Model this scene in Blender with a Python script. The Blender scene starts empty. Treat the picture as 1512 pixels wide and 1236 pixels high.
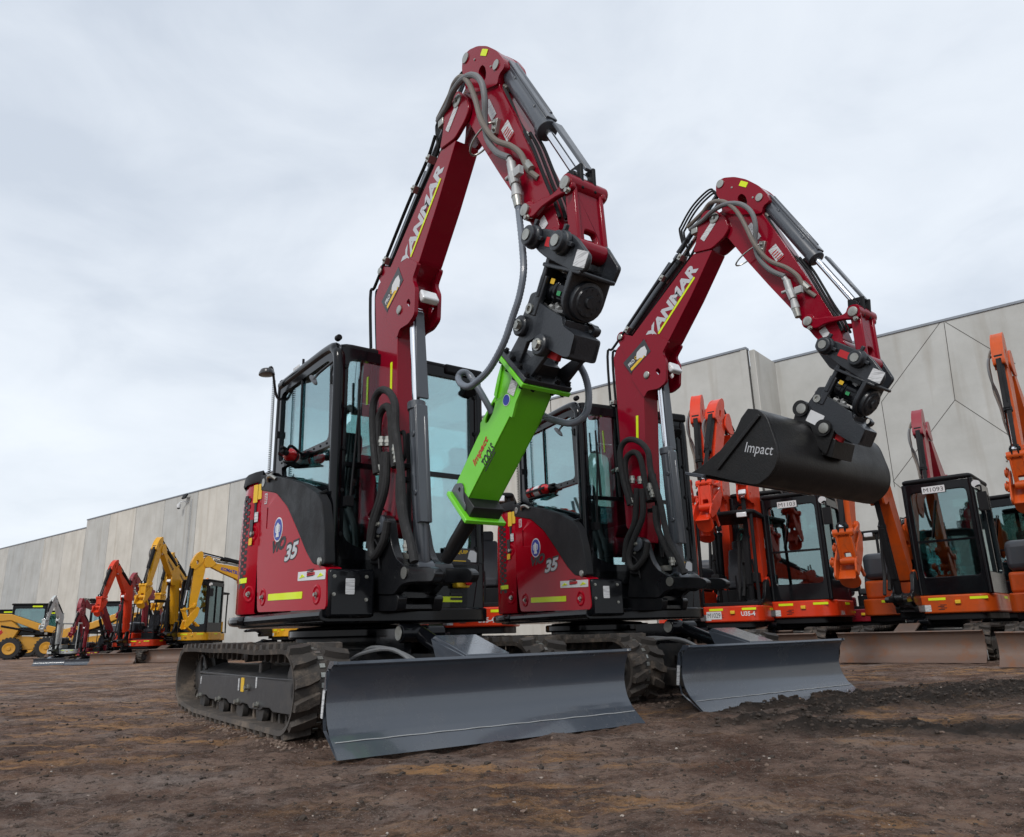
import bpy, bmesh, math, random
from mathutils import Vector as V, Matrix, noise
from mathutils.geometry import tessellate_polygon
random.seed(7)
PI = math.pi; rad = math.radians
sc = bpy.context.scene; COL = sc.collection
# ---------------------------------------------------------------- camera
FPX, PITCH, ROLL, CH = 1126.47, .27464, -.02675, .4895
cF = V((0, math.cos(PITCH), math.sin(PITCH))); cU0 = V((0, -math.sin(PITCH), math.cos(PITCH))); cR0 = V((1, 0, 0))
cR = cR0*math.cos(ROLL) + cU0*math.sin(ROLL); cU = -cR0*math.sin(ROLL) + cU0*math.cos(ROLL)
cam = bpy.data.cameras.new('camera'); co = bpy.data.objects.new('camera', cam); COL.objects.link(co)
cam.sensor_width = 36; cam.lens = FPX/1512*36; cam.clip_start = .05; cam.clip_end = 2000
co.matrix_world = Matrix(((cR.x, cU.x, -cF.x, 0), (cR.y, cU.y, -cF.y, 0), (cR.z, cU.z, -cF.z, CH), (0, 0, 0, 1)))
sc.camera = co
CO = V((0, 0, CH))
def ray(px, py): return cF + (px-756)/FPX*cR - (py-618)/FPX*cU
class Fr:   # a machine's frame: x forward, y to its left, z up; R measures to its right
    def __init__(s, ox, oy, a):
        s.o = V((ox, oy, 0)); s.f = V((math.sin(a), -math.cos(a), 0)); s.r = V((-math.cos(a), -math.sin(a), 0)); s.a = a
        s.m = Matrix.Translation(s.o) @ Matrix.Rotation(a-PI/2, 4, 'Z')
    def _l(s, w): v = w-s.o; return V((v.dot(s.f), -v.dot(s.r), w.z))
    def R(s, px, py, R): d = ray(px, py); t = (R-(CO-s.o).dot(s.r))/d.dot(s.r); return s._l(CO+d*t)
    def F(s, px, py, F): d = ray(px, py); t = (F-(CO-s.o).dot(s.f))/d.dot(s.f); return s._l(CO+d*t)
    def Z(s, px, py, z): d = ray(px, py); t = (z-CH)/d.z; return s._l(CO+d*t)
    def PR(s, pts, R): return [(q.x, q.z) for q in (s.R(x, y, R) for x, y in pts)]
    def PF(s, pts, F): return [(q.y, q.z) for q in (s.F(x, y, F) for x, y in pts)]
def gpt(px, py, z=0): d = ray(px, py); return CO+d*((z-CH)/d.z)
# ---------------------------------------------------------------- materials
def mk(name): m = bpy.data.materials.new(name); m.use_nodes = True; nt = m.node_tree; b = nt.nodes['Principled BSDF']; return m, nt, b
def N(nt, t, **k):
    n = nt.nodes.new(t)
    for a, v in k.items():
        if hasattr(n, a) and not a[0].isupper(): setattr(n, a, v)
        else: n.inputs[a.replace('_', ' ')].default_value = v
    return n
def c4(c): return (c[0], c[1], c[2], 1)
def paint(name, col, rough=.35, coat=0, metal=0, dirt=.15, dirtcol=(.12, .09, .07), spec=.5, bump=0, dscale=6, zdirt=0, ior=1.5):
    m, nt, b = mk(name); L = nt.links.new
    tc = N(nt, 'ShaderNodeTexCoord')
    n1 = N(nt, 'ShaderNodeTexNoise'); n1.inputs['Scale'].default_value = dscale; n1.inputs['Detail'].default_value = 8; n1.inputs['Roughness'].default_value = .7
    L(tc.outputs['Object'], n1.inputs['Vector'])
    rp = N(nt, 'ShaderNodeMapRange'); rp.inputs['From Min'].default_value = .5; rp.inputs['From Max'].default_value = .75; rp.inputs['To Max'].default_value = dirt
    L(n1.outputs['Fac'], rp.inputs['Value']); fac = rp.outputs['Result']
    if zdirt:   # mud thrown up low on the machine
        g = N(nt, 'ShaderNodeNewGeometry'); sx = N(nt, 'ShaderNodeSeparateXYZ'); L(g.outputs['Position'], sx.inputs[0])
        r2 = N(nt, 'ShaderNodeMapRange'); r2.inputs['From Min'].default_value = .0; r2.inputs['From Max'].default_value = .6; r2.inputs['To Min'].default_value = zdirt; r2.inputs['To Max'].default_value = 0
        L(sx.outputs['Z'], r2.inputs['Value']); mu = N(nt, 'ShaderNodeMath', operation='MULTIPLY'); L(n1.outputs['Fac'], mu.inputs[0]); L(r2.outputs['Result'], mu.inputs[1])
        ad = N(nt, 'ShaderNodeMath', operation='ADD'); ad.use_clamp = True; L(fac, ad.inputs[0]); L(mu.outputs[0], ad.inputs[1]); fac = ad.outputs[0]
    mx = N(nt, 'ShaderNodeMix', data_type='RGBA'); mx.inputs[6].default_value = c4(col); mx.inputs[7].default_value = c4(dirtcol)
    L(fac, mx.inputs[0]); L(mx.outputs[2], b.inputs['Base Color'])
    r3 = N(nt, 'ShaderNodeMapRange'); r3.inputs['To Min'].default_value = rough*.8; r3.inputs['To Max'].default_value = min(1, rough*1.35+.03); r3.inputs['From Min'].default_value = .3; r3.inputs['From Max'].default_value = .7
    L(n1.outputs['Fac'], r3.inputs['Value']); L(r3.outputs['Result'], b.inputs['Roughness'])
    b.inputs['Metallic'].default_value = metal; b.inputs['Coat Weight'].default_value = coat; b.inputs['Coat Roughness'].default_value = .07; b.inputs['Specular IOR Level'].default_value = spec; b.inputs['IOR'].default_value = ior
    if bump:
        n2 = N(nt, 'ShaderNodeTexNoise'); n2.inputs['Scale'].default_value = 90; n2.inputs['Detail'].default_value = 3; L(tc.outputs['Object'], n2.inputs['Vector'])
        bp = N(nt, 'ShaderNodeBump'); bp.inputs['Strength'].default_value = bump; bp.inputs['Distance'].default_value = .003; L(n2.outputs['Fac'], bp.inputs['Height']); L(bp.outputs[0], b.inputs['Normal'])
    return m
M = {}
M['red'] = paint('red_paint', (.34, .0014, .012), .14, .16, dirt=.0, spec=.5, ior=1.12)
M['boomred'] = paint('boom_red_paint', (.225, .002, .014), .2, .3, dirt=.05, dirtcol=(.16, .03, .03), spec=.5, ior=1.2)
M['black'] = paint('black_gloss_paint', (.004, .0045, .006), .14, .2, dirt=.06, dirtcol=(.05, .045, .04), spec=.5, ior=1.25)
M['cast'] = paint('black_cast_paint', (.007, .0075, .009), .3, .2, dirt=.12, dirtcol=(.05, .045, .04), bump=.5, spec=.35)
M['matt'] = paint('matt_black_plastic', (.011, .0115, .013), .5, 0, dirt=.12, dirtcol=(.03, .028, .025), spec=.5, ior=1.25)
M['trim'] = paint('dark_grey_moulding', (.018, .019, .021), .5, 0, dirt=.05, bump=.3, spec=.5, ior=1.25)
M['grey'] = paint('slate_grey_paint', (.055, .063, .076), .3, .3, dirt=.06, spec=.5)
M['blade'] = paint('blade_grey_paint', (.05, .060, .076), .22, .7, dirt=.5, dirtcol=(.085, .085, .088), dscale=3, bump=.12)
M['hitch'] = paint('hitch_black_paint', (.018, .021, .026), .34, .15, dirt=.12, dirtcol=(.05, .055, .06), bump=.6, spec=.4)
M['sleeve'] = paint('woven_hose_sleeve', (.014, .014, .015), .8, 0, dirt=.4, dirtcol=(.04, .04, .04), bump=1, dscale=30)
M['hose'] = paint('grey_hose', (.14, .145, .15), .5, 0, dirt=.4, dirtcol=(.2, .17, .13), dscale=12)
M['spiral'] = paint('spiral_guard_hose', (.12, .14, .17), .35, .2, dirt=.2)
M['rubber'] = paint('muddy_track_rubber', (.030, .026, .023), .7, 0, dirt=.95, dirtcol=(.18, .14, .108), bump=1, dscale=7, zdirt=.4)
M['tyre'] = paint('tyre_rubber', (.02, .02, .021), .8, 0, dirt=.5, dirtcol=(.1, .08, .06))
M['under'] = paint('undercarriage_black', (.014, .015, .016), .45, .1, dirt=.75, dirtcol=(.075, .06, .048), dscale=9, zdirt=.5)
M['frame'] = paint('dusty_track_frame', (.03, .031, .034), .5, .1, dirt=.5, dirtcol=(.085, .075, .065), dscale=7, zdirt=.3)
M['chrome'] = paint('chrome_rod', (.75, .77, .8), .12, 0, 1, dirt=.05)
M['zinc'] = paint('zinc_plated_steel', (.36, .36, .33), .32, 0, .8, dirt=.5, dirtcol=(.12, .11, .09), dscale=40)
M['hivis'] = paint('yellow_reflective_tape', (.66, .80, .0), .45, 0, dirt=.06)
M['white'] = paint('white_sticker', (.62, .63, .64), .45, 0, dirt=.1)
M['silver'] = paint('silver_lettering', (.5, .51, .53), .4, 0, .2, dirt=.05)
M['ink'] = paint('black_ink', (.008, .008, .009), .5, 0, dirt=0)
M['redink'] = paint('red_ink', (.45, .01, .015), .5, 0, dirt=0)
M['sticky'] = paint('yellow_sticker', (.72, .45, .02), .45, 0, dirt=.05)
M['blue'] = paint('blue_sticker', (.01, .03, .3), .4, 0, dirt=0)
M['navy'] = paint('dark_sticker', (.03, .028, .032), .4, 0, dirt=0)
M['green'] = paint('lime_green_paint', (.14, .57, .012), .34, .3, dirt=.1, dirtcol=(.08, .3, .02), bump=.25)
M['green2'] = paint('green_sticker', (.02, .25, .08), .4, 0, dirt=0)
M['orangered'] = paint('orange_red_paint', (.62, .038, .008), .35, .3, dirt=.45, dirtcol=(.25, .045, .02), spec=.25)
M['orange'] = paint('orange_paint', (.50, .072, .008), .38, .2, dirt=.6, dirtcol=(.2, .055, .02), spec=.25)
M['yellow'] = paint('yellow_paint', (.66, .32, .010), .38, .2, dirt=.4, dirtcol=(.3, .16, .04), spec=.25)
M['ochre'] = paint('ochre_yellow_paint', (.60, .29, .02), .4, .2, dirt=.3, dirtcol=(.25, .16, .07))
M['palegrey'] = paint('pale_grey_paint', (.48, .5, .49), .4, .2, dirt=.3, dirtcol=(.3, .28, .24))
M['darkred'] = paint('dark_red_paint', (.23, .008, .02), .35, .3, dirt=.2)
M['rust'] = paint('rusty_worn_steel', (.13, .1, .085), .55, 0, .25, dirt=.9, dirtcol=(.2, .085, .04), dscale=4, bump=.6, zdirt=.6)
M['bucketpaint'] = paint('satin_black_steel', (.009, .009, .0095), .4, 0, dirt=.25, dirtcol=(.04, .034, .03), dscale=3, bump=.5, spec=.4)
M['lens'] = paint('lamp_lens', (.7, .72, .74), .1, .5, dirt=0)
M['amber'] = paint('amber_beacon', (.8, .22, .01), .25, .4, dirt=0)
M['redlens'] = paint('red_gloss_plastic', (.5, .01, .012), .2, .6, dirt=.05)
M['seat'] = paint('seat_fabric', (.03, .033, .04), .8, 0, dirt=.2)
M['mirror'] = paint('mirror_back', (.02, .02, .022), .3, .2, dirt=.1)
M['slate'] = paint('slate_plastic', (.04, .045, .055), .35, .2, dirt=.2)
M['galv'] = paint('galvanised_steel', (.42, .43, .43), .5, 0, .3, dirt=.3)
def printed(m):
    nt = m.node_tree; L = nt.links.new; b = nt.nodes['Principled BSDF']; src = b.inputs['Base Color'].links[0].from_socket
    tc = N(nt, 'ShaderNodeTexCoord'); t = N(nt, 'ShaderNodeTexNoise'); t.inputs['Scale'].default_value = 120; t.inputs['Detail'].default_value = 1; mp = N(nt, 'ShaderNodeMapping'); mp.inputs['Scale'].default_value = (.1, .1, 1.8); L(tc.outputs['Object'], mp.inputs[0]); L(mp.outputs[0], t.inputs['Vector'])
    r = N(nt, 'ShaderNodeMapRange'); r.inputs['From Min'].default_value = .52; r.inputs['From Max'].default_value = .56; r.inputs['To Max'].default_value = .4; L(t.outputs['Fac'], r.inputs['Value'])
    x = N(nt, 'ShaderNodeMix', data_type='RGBA'); x.inputs[7].default_value = (.08, .08, .09, 1); L(src, x.inputs[6]); L(r.outputs[0], x.inputs[0]); L(x.outputs[2], b.inputs['Base Color'])
M['printed'] = paint('printed_white_sticker', (.62, .63, .64), .45, 0, dirt=.1); printed(M['printed'])
def glass(name, tint, gl):
    m = bpy.data.materials.new(name); m.use_nodes = True; nt = m.node_tree; nt.nodes.clear(); L = nt.links.new
    o = N(nt, 'ShaderNodeOutputMaterial'); t = N(nt, 'ShaderNodeBsdfTransparent'); t.inputs[0].default_value = c4(tint)
    g = N(nt, 'ShaderNodeBsdfGlossy'); g.inputs['Roughness'].default_value = .02; g.inputs['Color'].default_value = (.78, .97, 1, 1)
    lw = N(nt, 'ShaderNodeLayerWeight'); lw.inputs['Blend'].default_value = .35
    r = N(nt, 'ShaderNodeMapRange'); r.inputs['To Min'].default_value = gl; r.inputs['To Max'].default_value = .95; L(lw.outputs['Fresnel'], r.inputs['Value'])
    x = N(nt, 'ShaderNodeMixShader'); L(r.outputs['Result'], x.inputs[0]); L(t.outputs[0], x.inputs[1]); L(g.outputs[0], x.inputs[2]); L(x.outputs[0], o.inputs[0]); return m
M['glass'] = glass('tinted_cab_glass', (.84, 1, .99), .28)
M['glassdark'] = glass('dark_cab_glass', (.5, .64, .62), .16)
# ---------------------------------------------------------------- mesh builder
class MB:
    def __init__(s): s.b = bmesh.new(); s.mi = 0
    def _f(s, vs):
        try: f = s.b.faces.new(vs); f.material_index = s.mi; return f
        except ValueError: return None
    def quadgrid(s, rows, closed=False, ends=False):
        R = [[s.b.verts.new(p) for p in r] for r in rows]; n = len(R[0])
        for a, b in zip(R, R[1:]):
            for i in range(n if closed else n-1): s._f((a[i], a[(i+1) % n], b[(i+1) % n], b[i]))
        if ends: s._f(list(reversed(R[0]))); s._f(R[-1])
        return R
    def box(s, c, d, rot=None, tap=1):
        c = V(c); m = rot or Matrix.Identity(3); pts = []
        for z in (-1, 1):
            k = tap if z > 0 else 1
            pts.append([c + m @ V((x*d[0]/2*k, y*d[1]/2*k, z*d[2]/2)) for x, y in ((-1, -1), (1, -1), (1, 1), (-1, 1))])
        s.quadgrid(pts, True, True); return s
    def bx(s, x0, x1, y0, y1, z0, z1): return s.box(((x0+x1)/2, (y0+y1)/2, (z0+z1)/2), (abs(x1-x0), abs(y1-y0), abs(z1-z0)))
    def poly(s, pts, fn, a, b, holes=()):   # prism of a 2-D outline; fn(u, v, w) -> 3-D; holes are outlines too
        loops = [list(pts)]+[list(h) for h in holes]; flat = [p for l in loops for p in l]
        tris = tessellate_polygon([[V((p[0], p[1], 0)) for p in l] for l in loops])
        A = [s.b.verts.new(fn(p[0], p[1], a)) for p in flat]; B = [s.b.verts.new(fn(p[0], p[1], b)) for p in flat]
        if not holes: s._f(A); s._f(list(reversed(B)))
        else:
            for t in tris: s._f([A[i] for i in t]); s._f([B[i] for i in reversed(t)])
        k = 0
        for l in loops:
            n = len(l)
            for i in range(n): j = (i+1) % n; s._f((A[k+i], A[k+j], B[k+j], B[k+i]))
            k += n
        return s
    def side(s, pts, R0, R1, holes=()): return s.poly(pts, lambda u, v, w: V((u, -w, v)), R0, R1, holes)      # (x, z) outline, across R
    def front(s, pts, F0, F1, holes=()): return s.poly(pts, lambda u, v, w: V((w, u, v)), F0, F1, holes)      # (y, z) outline, across x
    def plan(s, pts, z0, z1, holes=()): return s.poly(pts, lambda u, v, w: V((u, v, w)), z0, z1, holes)
    def cyl(s, p0, p1, r0, r1=None, n=16, cap=True):
        p0, p1 = V(p0), V(p1); r1 = r0 if r1 is None else r1; d = (p1-p0).normalized(); u = d.orthogonal().normalized(); w = d.cross(u)
        rows = [[p + (u*math.cos(2*PI*i/n)+w*math.sin(2*PI*i/n))*r for i in range(n)] for p, r in ((p0, r0), (p1, r1))]
        s.quadgrid(rows, True, cap); return s
    def lathe(s, p0, axis, prof, n=24):     # prof: (distance along axis, radius)
        d = V(axis).normalized(); u = d.orthogonal().normalized(); w = d.cross(u); p0 = V(p0)
        s.quadgrid([[p0+d*t+(u*math.cos(2*PI*i/n)+w*math.sin(2*PI*i/n))*max(r, 1e-4) for i in range(n)] for t, r in prof], True, True); return s
    def tube(s, pts, r, n=8, sub=6, ridge=0):
        P = smooth(pts, sub); rows = []; u = None
        for i, p in enumerate(P):
            d = (P[min(i+1, len(P)-1)]-P[max(i-1, 0)]).normalized()
            if u is None: u = d.orthogonal().normalized()
            u = (u-d*u.dot(d)).normalized(); w = d.cross(u); rr = r*(1+ridge*(i % 2))
            rows.append([p+(u*math.cos(2*PI*k/n)+w*math.sin(2*PI*k/n))*rr for k in range(n)])
        s.quadgrid(rows, True, True); return s
    def bolt(s, p, d, r=.012, h=.01):
        p = V(p); d = V(d).normalized(); s.cyl(p, p+d*h*.35, r*1.35, n=14); s.cyl(p+d*h*.35, p+d*h, r, n=6); return s
    def obj(s, name, mats, parent=None, link=None, bevel=0, smooth=35, seg=2, mtx=None):
        bmesh.ops.recalc_face_normals(s.b, faces=s.b.faces[:])
        me = bpy.data.meshes.new(name); s.b.to_mesh(me); s.b.free()
        for m in (mats if isinstance(mats, (list, tuple)) else [mats]): me.materials.append(M[m])
        me.shade_smooth(); me.set_sharp_from_angle(angle=rad(smooth))
        o = bpy.data.objects.new(name, me); COL.objects.link(o)
        if bevel:
            b = o.modifiers.new('bevel', 'BEVEL'); b.width = bevel; b.segments = seg; b.limit_method = 'ANGLE'; b.angle_limit = rad(40)
        if parent: o.parent = parent
        if mtx is not None: o.matrix_local = mtx
        if link is not None: LINK[o.name] = link
        if KEEPS.isdisjoint({name}) : split(o, link)
        return o
LINK = {}
KEEPS = {'wheel', 'steel_core', 'vent_grille', 'label_print', 'crawler_track', 'concrete_panel', 'joint_filler', 'roof_flashing', 'groove', 'ear_muff_symbol', 'weld_seam'}
def split(o, link):     # pieces that do not touch become objects of their own
    bm = bmesh.new(); bm.from_mesh(o.data); seen = set(); isl = []
    for v in bm.verts:
        if v.index in seen: continue
        st = [v]; seen.add(v.index); g = []
        while st:
            a = st.pop(); g.append(a)
            for e in a.link_edges:
                b = e.other_vert(a)
                if b.index not in seen: seen.add(b.index); st.append(b)
        lo = [min(q.co[i] for q in g)-.004 for i in range(3)]; hi = [max(q.co[i] for q in g)+.004 for i in range(3)]
        isl.append([lo, hi, {q.index for q in g}])
    ch = True
    while ch and len(isl) > 1:
        ch = False
        for i in range(len(isl)):
            for j in range(i+1, len(isl)):
                a, b = isl[i], isl[j]
                if all(a[0][k] <= b[1][k] and b[0][k] <= a[1][k] for k in range(3)):
                    a[0] = [min(x, y) for x, y in zip(a[0], b[0])]; a[1] = [max(x, y) for x, y in zip(a[1], b[1])]; a[2] |= b[2]; isl.pop(j); ch = True; break
            if ch: break
    if 1 < len(isl) <= 16:
        base = o.name.split('.')[0]
        for k, g in enumerate(isl):
            b2 = bm.copy(); b2.verts.ensure_lookup_table(); bmesh.ops.delete(b2, geom=[v for v in b2.verts if v.index not in g[2]], context='VERTS')
            if k == 0: b2.to_mesh(o.data)
            else:
                me = o.data.copy(); b2.to_mesh(me); n = o.copy(); n.data = me; COL.objects.link(n)
                if link is not None: LINK[n.name] = link
            b2.free()
    bm.free()
def smooth(pts, sub=6):     # Catmull-Rom through the points
    P = [V(p) for p in pts]
    if len(P) < 3 or sub < 2: return P if len(P) > 2 or sub < 2 else [P[0].lerp(P[-1], i/sub) for i in range(sub+1)]
    Q = [P[0]*2-P[1]]+P+[P[-1]*2-P[-2]]; out = []
    for i in range(1, len(Q)-2):
        a, b, c, d = Q[i-1:i+3]
        for k in range(sub):
            t = k/sub; out.append(.5*((2*b)+(c-a)*t+(2*a-5*b+4*c-d)*t*t+(3*b-a-3*c+d)*t**3))
    out.append(P[-1]); return out
def rrect(x0, x1, y0, y1, r, n=4):
    o = []
    for cx, cy, a in ((x1-r, y1-r, 0), (x0+r, y1-r, 90), (x0+r, y0+r, 180), (x1-r, y0+r, 270)):
        for k in range(n+1): t = rad(a+90*k/n); o.append((cx+r*math.cos(t), cy+r*math.sin(t)))
    return o
def rpoly(pts, r, n=3):     # round the corners of an outline
    o = []; L = len(pts)
    for i in range(L):
        a, b, c = V(pts[i-1]), V(pts[i]), V(pts[(i+1) % L]); da, dc = (a-b), (c-b); k = min(r, da.length*.45, dc.length*.45)
        p, q = b+da.normalized()*k, b+dc.normalized()*k
        for j in range(n+1): t = j/n; o.append(tuple((1-t)**2*p+2*t*(1-t)*b+t*t*q))
    return o
def circ(cx, cy, r, n=20, ry=None): return [(cx+r*math.cos(2*PI*i/n), cy+(ry or r)*math.sin(2*PI*i/n)) for i in range(n)]
def thing(name, label, cat, m=None, group=None):
    o = bpy.data.objects.new(name, None); COL.objects.link(o); o.empty_display_size = .2
    o['label'] = label; o['category'] = cat
    if group: o['group'] = group
    if m is not None: o.matrix_world = m
    return o
def tag(o, label, cat, group=None):
    o['label'] = label; o['category'] = cat
    if group: o['group'] = group
    return o
def text(name, s, w, h, mat, org, X, Nn, parent, link=None, bold=.012, shear=0, ex=.0012):
    """lettering of width w and height h; org its lower left corner, X reading direction, Nn surface normal"""
    cu = bpy.data.curves.new(name, 'FONT'); cu.body = s; cu.size = 1; cu.offset = bold; cu.shear = shear; cu.resolution_u = 3
    t = bpy.data.objects.new('tmp', cu)
    me = bpy.data.meshes.new_from_object(t); bpy.data.objects.remove(t)
    xs = [v.co.x for v in me.vertices]; ys = [v.co.y for v in me.vertices]; x0, x1, y0, y1 = min(xs), max(xs), min(ys), max(ys)
    X = V(X).normalized(); Nn = V(Nn).normalized(); Y = Nn.cross(X).normalized(); org = V(org)
    for v in me.vertices: v.co = org + X*((v.co.x-x0)/(x1-x0)*w) + Y*((v.co.y-y0)/(y1-y0)*h) + Nn*ex
    me.name = name; me.materials.clear(); me.materials.append(M[mat])
    o = bpy.data.objects.new(name, me); COL.objects.link(o)
    if parent: o.parent = parent
    if link is not None: LINK[o.name] = link
    return o
def plate(mb, org, X, Nn, w, h, t=.003, r=.004):    # thin sticker lying on a surface
    X = V(X).normalized(); Nn = V(Nn).normalized(); Y = Nn.cross(X); org = V(org)
    mb.poly(rrect(0, w, 0, h, min(r, w*.4, h*.4), 2), lambda u, v, q: org+X*u+Y*v+Nn*q, 0, t); return mb
RN = V((0, -1, 0)); FX = V((1, 0, 0)); UP = V((0, 0, 1)); LY = V((0, 1, 0))
# ================================================================= the two big red excavators
U = Fr(-1.11701, 5.46764, .64); G = Fr(-1.11701, 5.46764, .61374)
hero = thing('mini_excavator', 'nearest dark red compact excavator, with the lime green breaker hanging from its arm', 'excavator', G.m, 'dark red compact excavators in the foreground')
def z1(x, y): return (340+.3721*x, 480+.3721*y)
def z3(x, y): return (540+.3236*x, 50+.3236*y)
def z4(x, y): return (740+.2103*x, 320+.2103*y)
def z5(x, y): return (540+.34*x, 380+.34*y)
def zd(x, y): return (540+.1618*x, 740+.1618*y)
def zm(f, *pts): return [f(*p) for p in pts]
# ---- tracks
def track_path():
    P = []
    for cx, cz, r, a0, a1 in ((1.075, .235, .235, -90, 90), (-1.09, .255, .22, 90, 268)):
        for k in range(13): t = rad(a0+(a1-a0)*k/12); P.append(V((cx+r*math.cos(t), cz+r*math.sin(t))))
        if a0 == -90: P += [V((.6, .462)), V((.2, .472)), V((-.3, .470)), V((-.8, .477))]
        else: P += [V((-.7, .003)), V((0, .0)), V((.7, .0))]
    P.append(P[0].copy()); return P
TP = track_path(); TL = [0]
for a, b in zip(TP, TP[1:]): TL.append(TL[-1]+(b-a).length)
def tpt(s):
    s %= TL[-1]
    for i in range(len(TL)-1):
        if s <= TL[i+1]:
            return TP[i].lerp(TP[i+1], (s-TL[i])/max(TL[i+1]-TL[i], 1e-9))
    return TP[-1]
def tfr(s):     # centre of the belt's inside at arc length s, with tangent and outward normal
    p = tpt(s); t = (tpt(s+.01)-tpt(s-.01)).normalized(); n = V((t.y, -t.x)); return p-n*.03, t, n
def P3(p, y): return V((p.x, y, p.y))
def make_track(root, ys):   # ys = +1 machine's left
    yc = ys*.72; rnd = random.Random(3)
    mb = MB(); rows = []
    for k in range(161):
        p, t, n = tfr(TL[-1]*k/160); bul = .004*math.sin(k*.9)
        rows.append([P3(p, yc-.15), P3(p+n*.004, yc-.155), P3(p-n*.022, yc-.15), P3(p-n*.022, yc+.15), P3(p+n*.004, yc+.155), P3(p, yc+.15)])
    mb.quadgrid(rows, True)
    K = 50; pit = TL[-1]/K
    for k in range(K):
        for s in (-1, 1):
            c = (k+(.25 if s > 0 else -.25))*pit; V8 = []
            for h, sh in ((-.002, 1), (.032, .72)):
                for (y, off, half) in ((.025, .022, .033), (.085, .0, .036), (.152, -.02, .026)):
                    for e in (-1, 1):
                        p, t, n = tfr(c+off+e*half*sh); jit = rnd.uniform(-.003, .003)
                        V8.append(P3(p+n*(h+jit), yc+s*(y if h < 0 else .03+(y-.025)*.94)))
            v = [mb.b.verts.new(q) for q in V8]
            for a in (0, 6):
                mb._f((v[a], v[a+1], v[a+3], v[a+2])); mb._f((v[a+2], v[a+3], v[a+5], v[a+4]))
            for i, j in ((0, 1), (1, 3), (3, 5), (5, 4), (4, 2), (2, 0)): mb._f((v[i], v[j], v[j+6], v[i+6]))
        # inner guide lugs and the steel core seen between the treads
        p, t, n = tfr(k*pit)
        mb.poly([(-.02, 0), (.02, 0), (.013, .05), (-.013, .05)], lambda u, v_, w: P3(p+t*u-n*(.02+v_), w), yc-.035, yc-.015)
        mb.poly([(-.02, 0), (.02, 0), (.013, .05), (-.013, .05)], lambda u, v_, w: P3(p+t*u-n*(.02+v_), w), yc+.015, yc+.035)
    tr = mb.obj('crawler_track', 'rubber', root, 'under', smooth=30)
    mb = MB()
    for k in range(K):
        p, t, n = tfr(k*pit)
        for tt in (0, .5):
            p, t, n = tfr((k+tt)*pit)
            mb.poly([(-.012, -.014), (.012, -.014), (.012, .014), (-.012, .014)], lambda u, v_, w: P3(p+t*u+n*w, yc+v_), .0, .006)
    mb.obj('steel_core', 'zinc', tr)['kind'] = 'stuff'
    R0 = .80 if ys < 0 else -.80
    sg = -ys
    mb = MB()
    px = [(294.7, 995.7), (433, 1002.8), (437, 1040), (428, 1056), (402, 1052), (398, 1046), (388, 1045), (384, 1049), (368, 1046), (365, 1040), (357, 1038), (352, 1042), (338, 1038), (334, 1032), (327, 1031), (322, 1035), (308, 1031), (304, 1026), (292, 1026)]
    out = G.PR(px, .80)
    mb.side(out, sg*.80, sg*.785)
    zt = max(q[1] for q in out); mb.poly([(min(q[0] for q in out)+.01, zt-.005), (max(q[0] for q in out), zt-.005), (max(q[0] for q in out), zt-.02), (min(q[0] for q in out)+.01, zt-.02)], lambda u, v_, w: V((u, -sg*(.80-w), v_+w*.35)), 0, .16)
    fr = mb.obj('track_frame', 'frame', tr, bevel=.004)
    mb = MB(); mb.bx(-1.0, 1.0, min(ys*.6, ys*.76), max(ys*.6, ys*.76), .10, .30); mb.obj('frame_beam', 'under', tr, bevel=.02)
    for i, q in enumerate(((301, 1034), (329, 1040), (357, 1044.5), (386, 1050))):
        c = G.R(q[0], q[1], .78)
        mb = MB(); mb.lathe((c.x, -sg*.79, .1), (0, ys*-1, 0) if False else (0, -sg*-1, 0), [(0, .02), (0, .065), (.03, .07), (.04, .05), (.1, .05), (.11, .07), (.14, .065), (.14, .02)])
        mb.obj('track_roller', 'under', tr)
        mb = MB(); mb.bolt((c.x, -sg*.801, c.z+.035), (0, -sg, 0), .014, .028); mb.obj('bolt', 'zinc', tr)
    mb = MB(); mb.lathe((-1.06, -sg*.60, .25), (0, -sg, 0), [(0, .12), (0, .17), (.09, .17), (.1, .13), (.15, .125), (.165, .1), (.17, .03), (.17, 0)]); 
    for k in range(9):
        a = 2*PI*k/9; mb.bolt((-1.06+.1*math.cos(a), -sg*.762, .25+.1*math.sin(a)), (0, -sg, 0), .008, .01)
    mb.obj('sprocket', 'under', tr)
    mb = MB(); mb.lathe((1.075, -sg*.65, .235), (0, -sg, 0), [(0, .05), (0, .18), (.03, .19), (.1, .19), (.13, .18), (.13, .06), (.15, .05), (.15, 0)]); mb.obj('idler', 'under', tr)
    mb = MB(); mb.lathe((.1, -sg*.65, .40), (0, -sg, 0), [(0, .02), (0, .035), (.12, .04), (.13, .02), (.13, 0)], 14); mb.obj('top_roller', 'under', tr)
    mb = MB()
    for (x, y, w, h) in ((297.5, 1004, .018, .05), (353, 1010.5, .018, .07), (379, 1008, .02, .06)):
        c = G.R(x, y, .80); plate(mb, (c.x-w/2, -sg*.8005, c.z-h/2), (1*sg, 0, 0), (0, -sg, 0), w, h)
    mb.obj('white_label', 'printed', fr)
    mb = MB(); c = G.R(358.5, 1011, .80); plate(mb, (c.x-.03, -sg*.8005, c.z-.04), (sg, 0, 0), (0, -sg, 0), .06, .08); mb.obj('yellow_label', 'sticky', fr)
    mb = MB(); c = G.R(368, 1015, .80); mb.bolt((c.x, -sg*.801, c.z), (0, -sg, 0), .014, .03); mb.obj('grease_valve', 'zinc', fr)
    mb = MB(); c = G.R(386, 990, .74); mb.box((c.x, -sg*.72, c.z+.01), (.05, .06, .07)); c = G.R(298, 982, .8)
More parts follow.
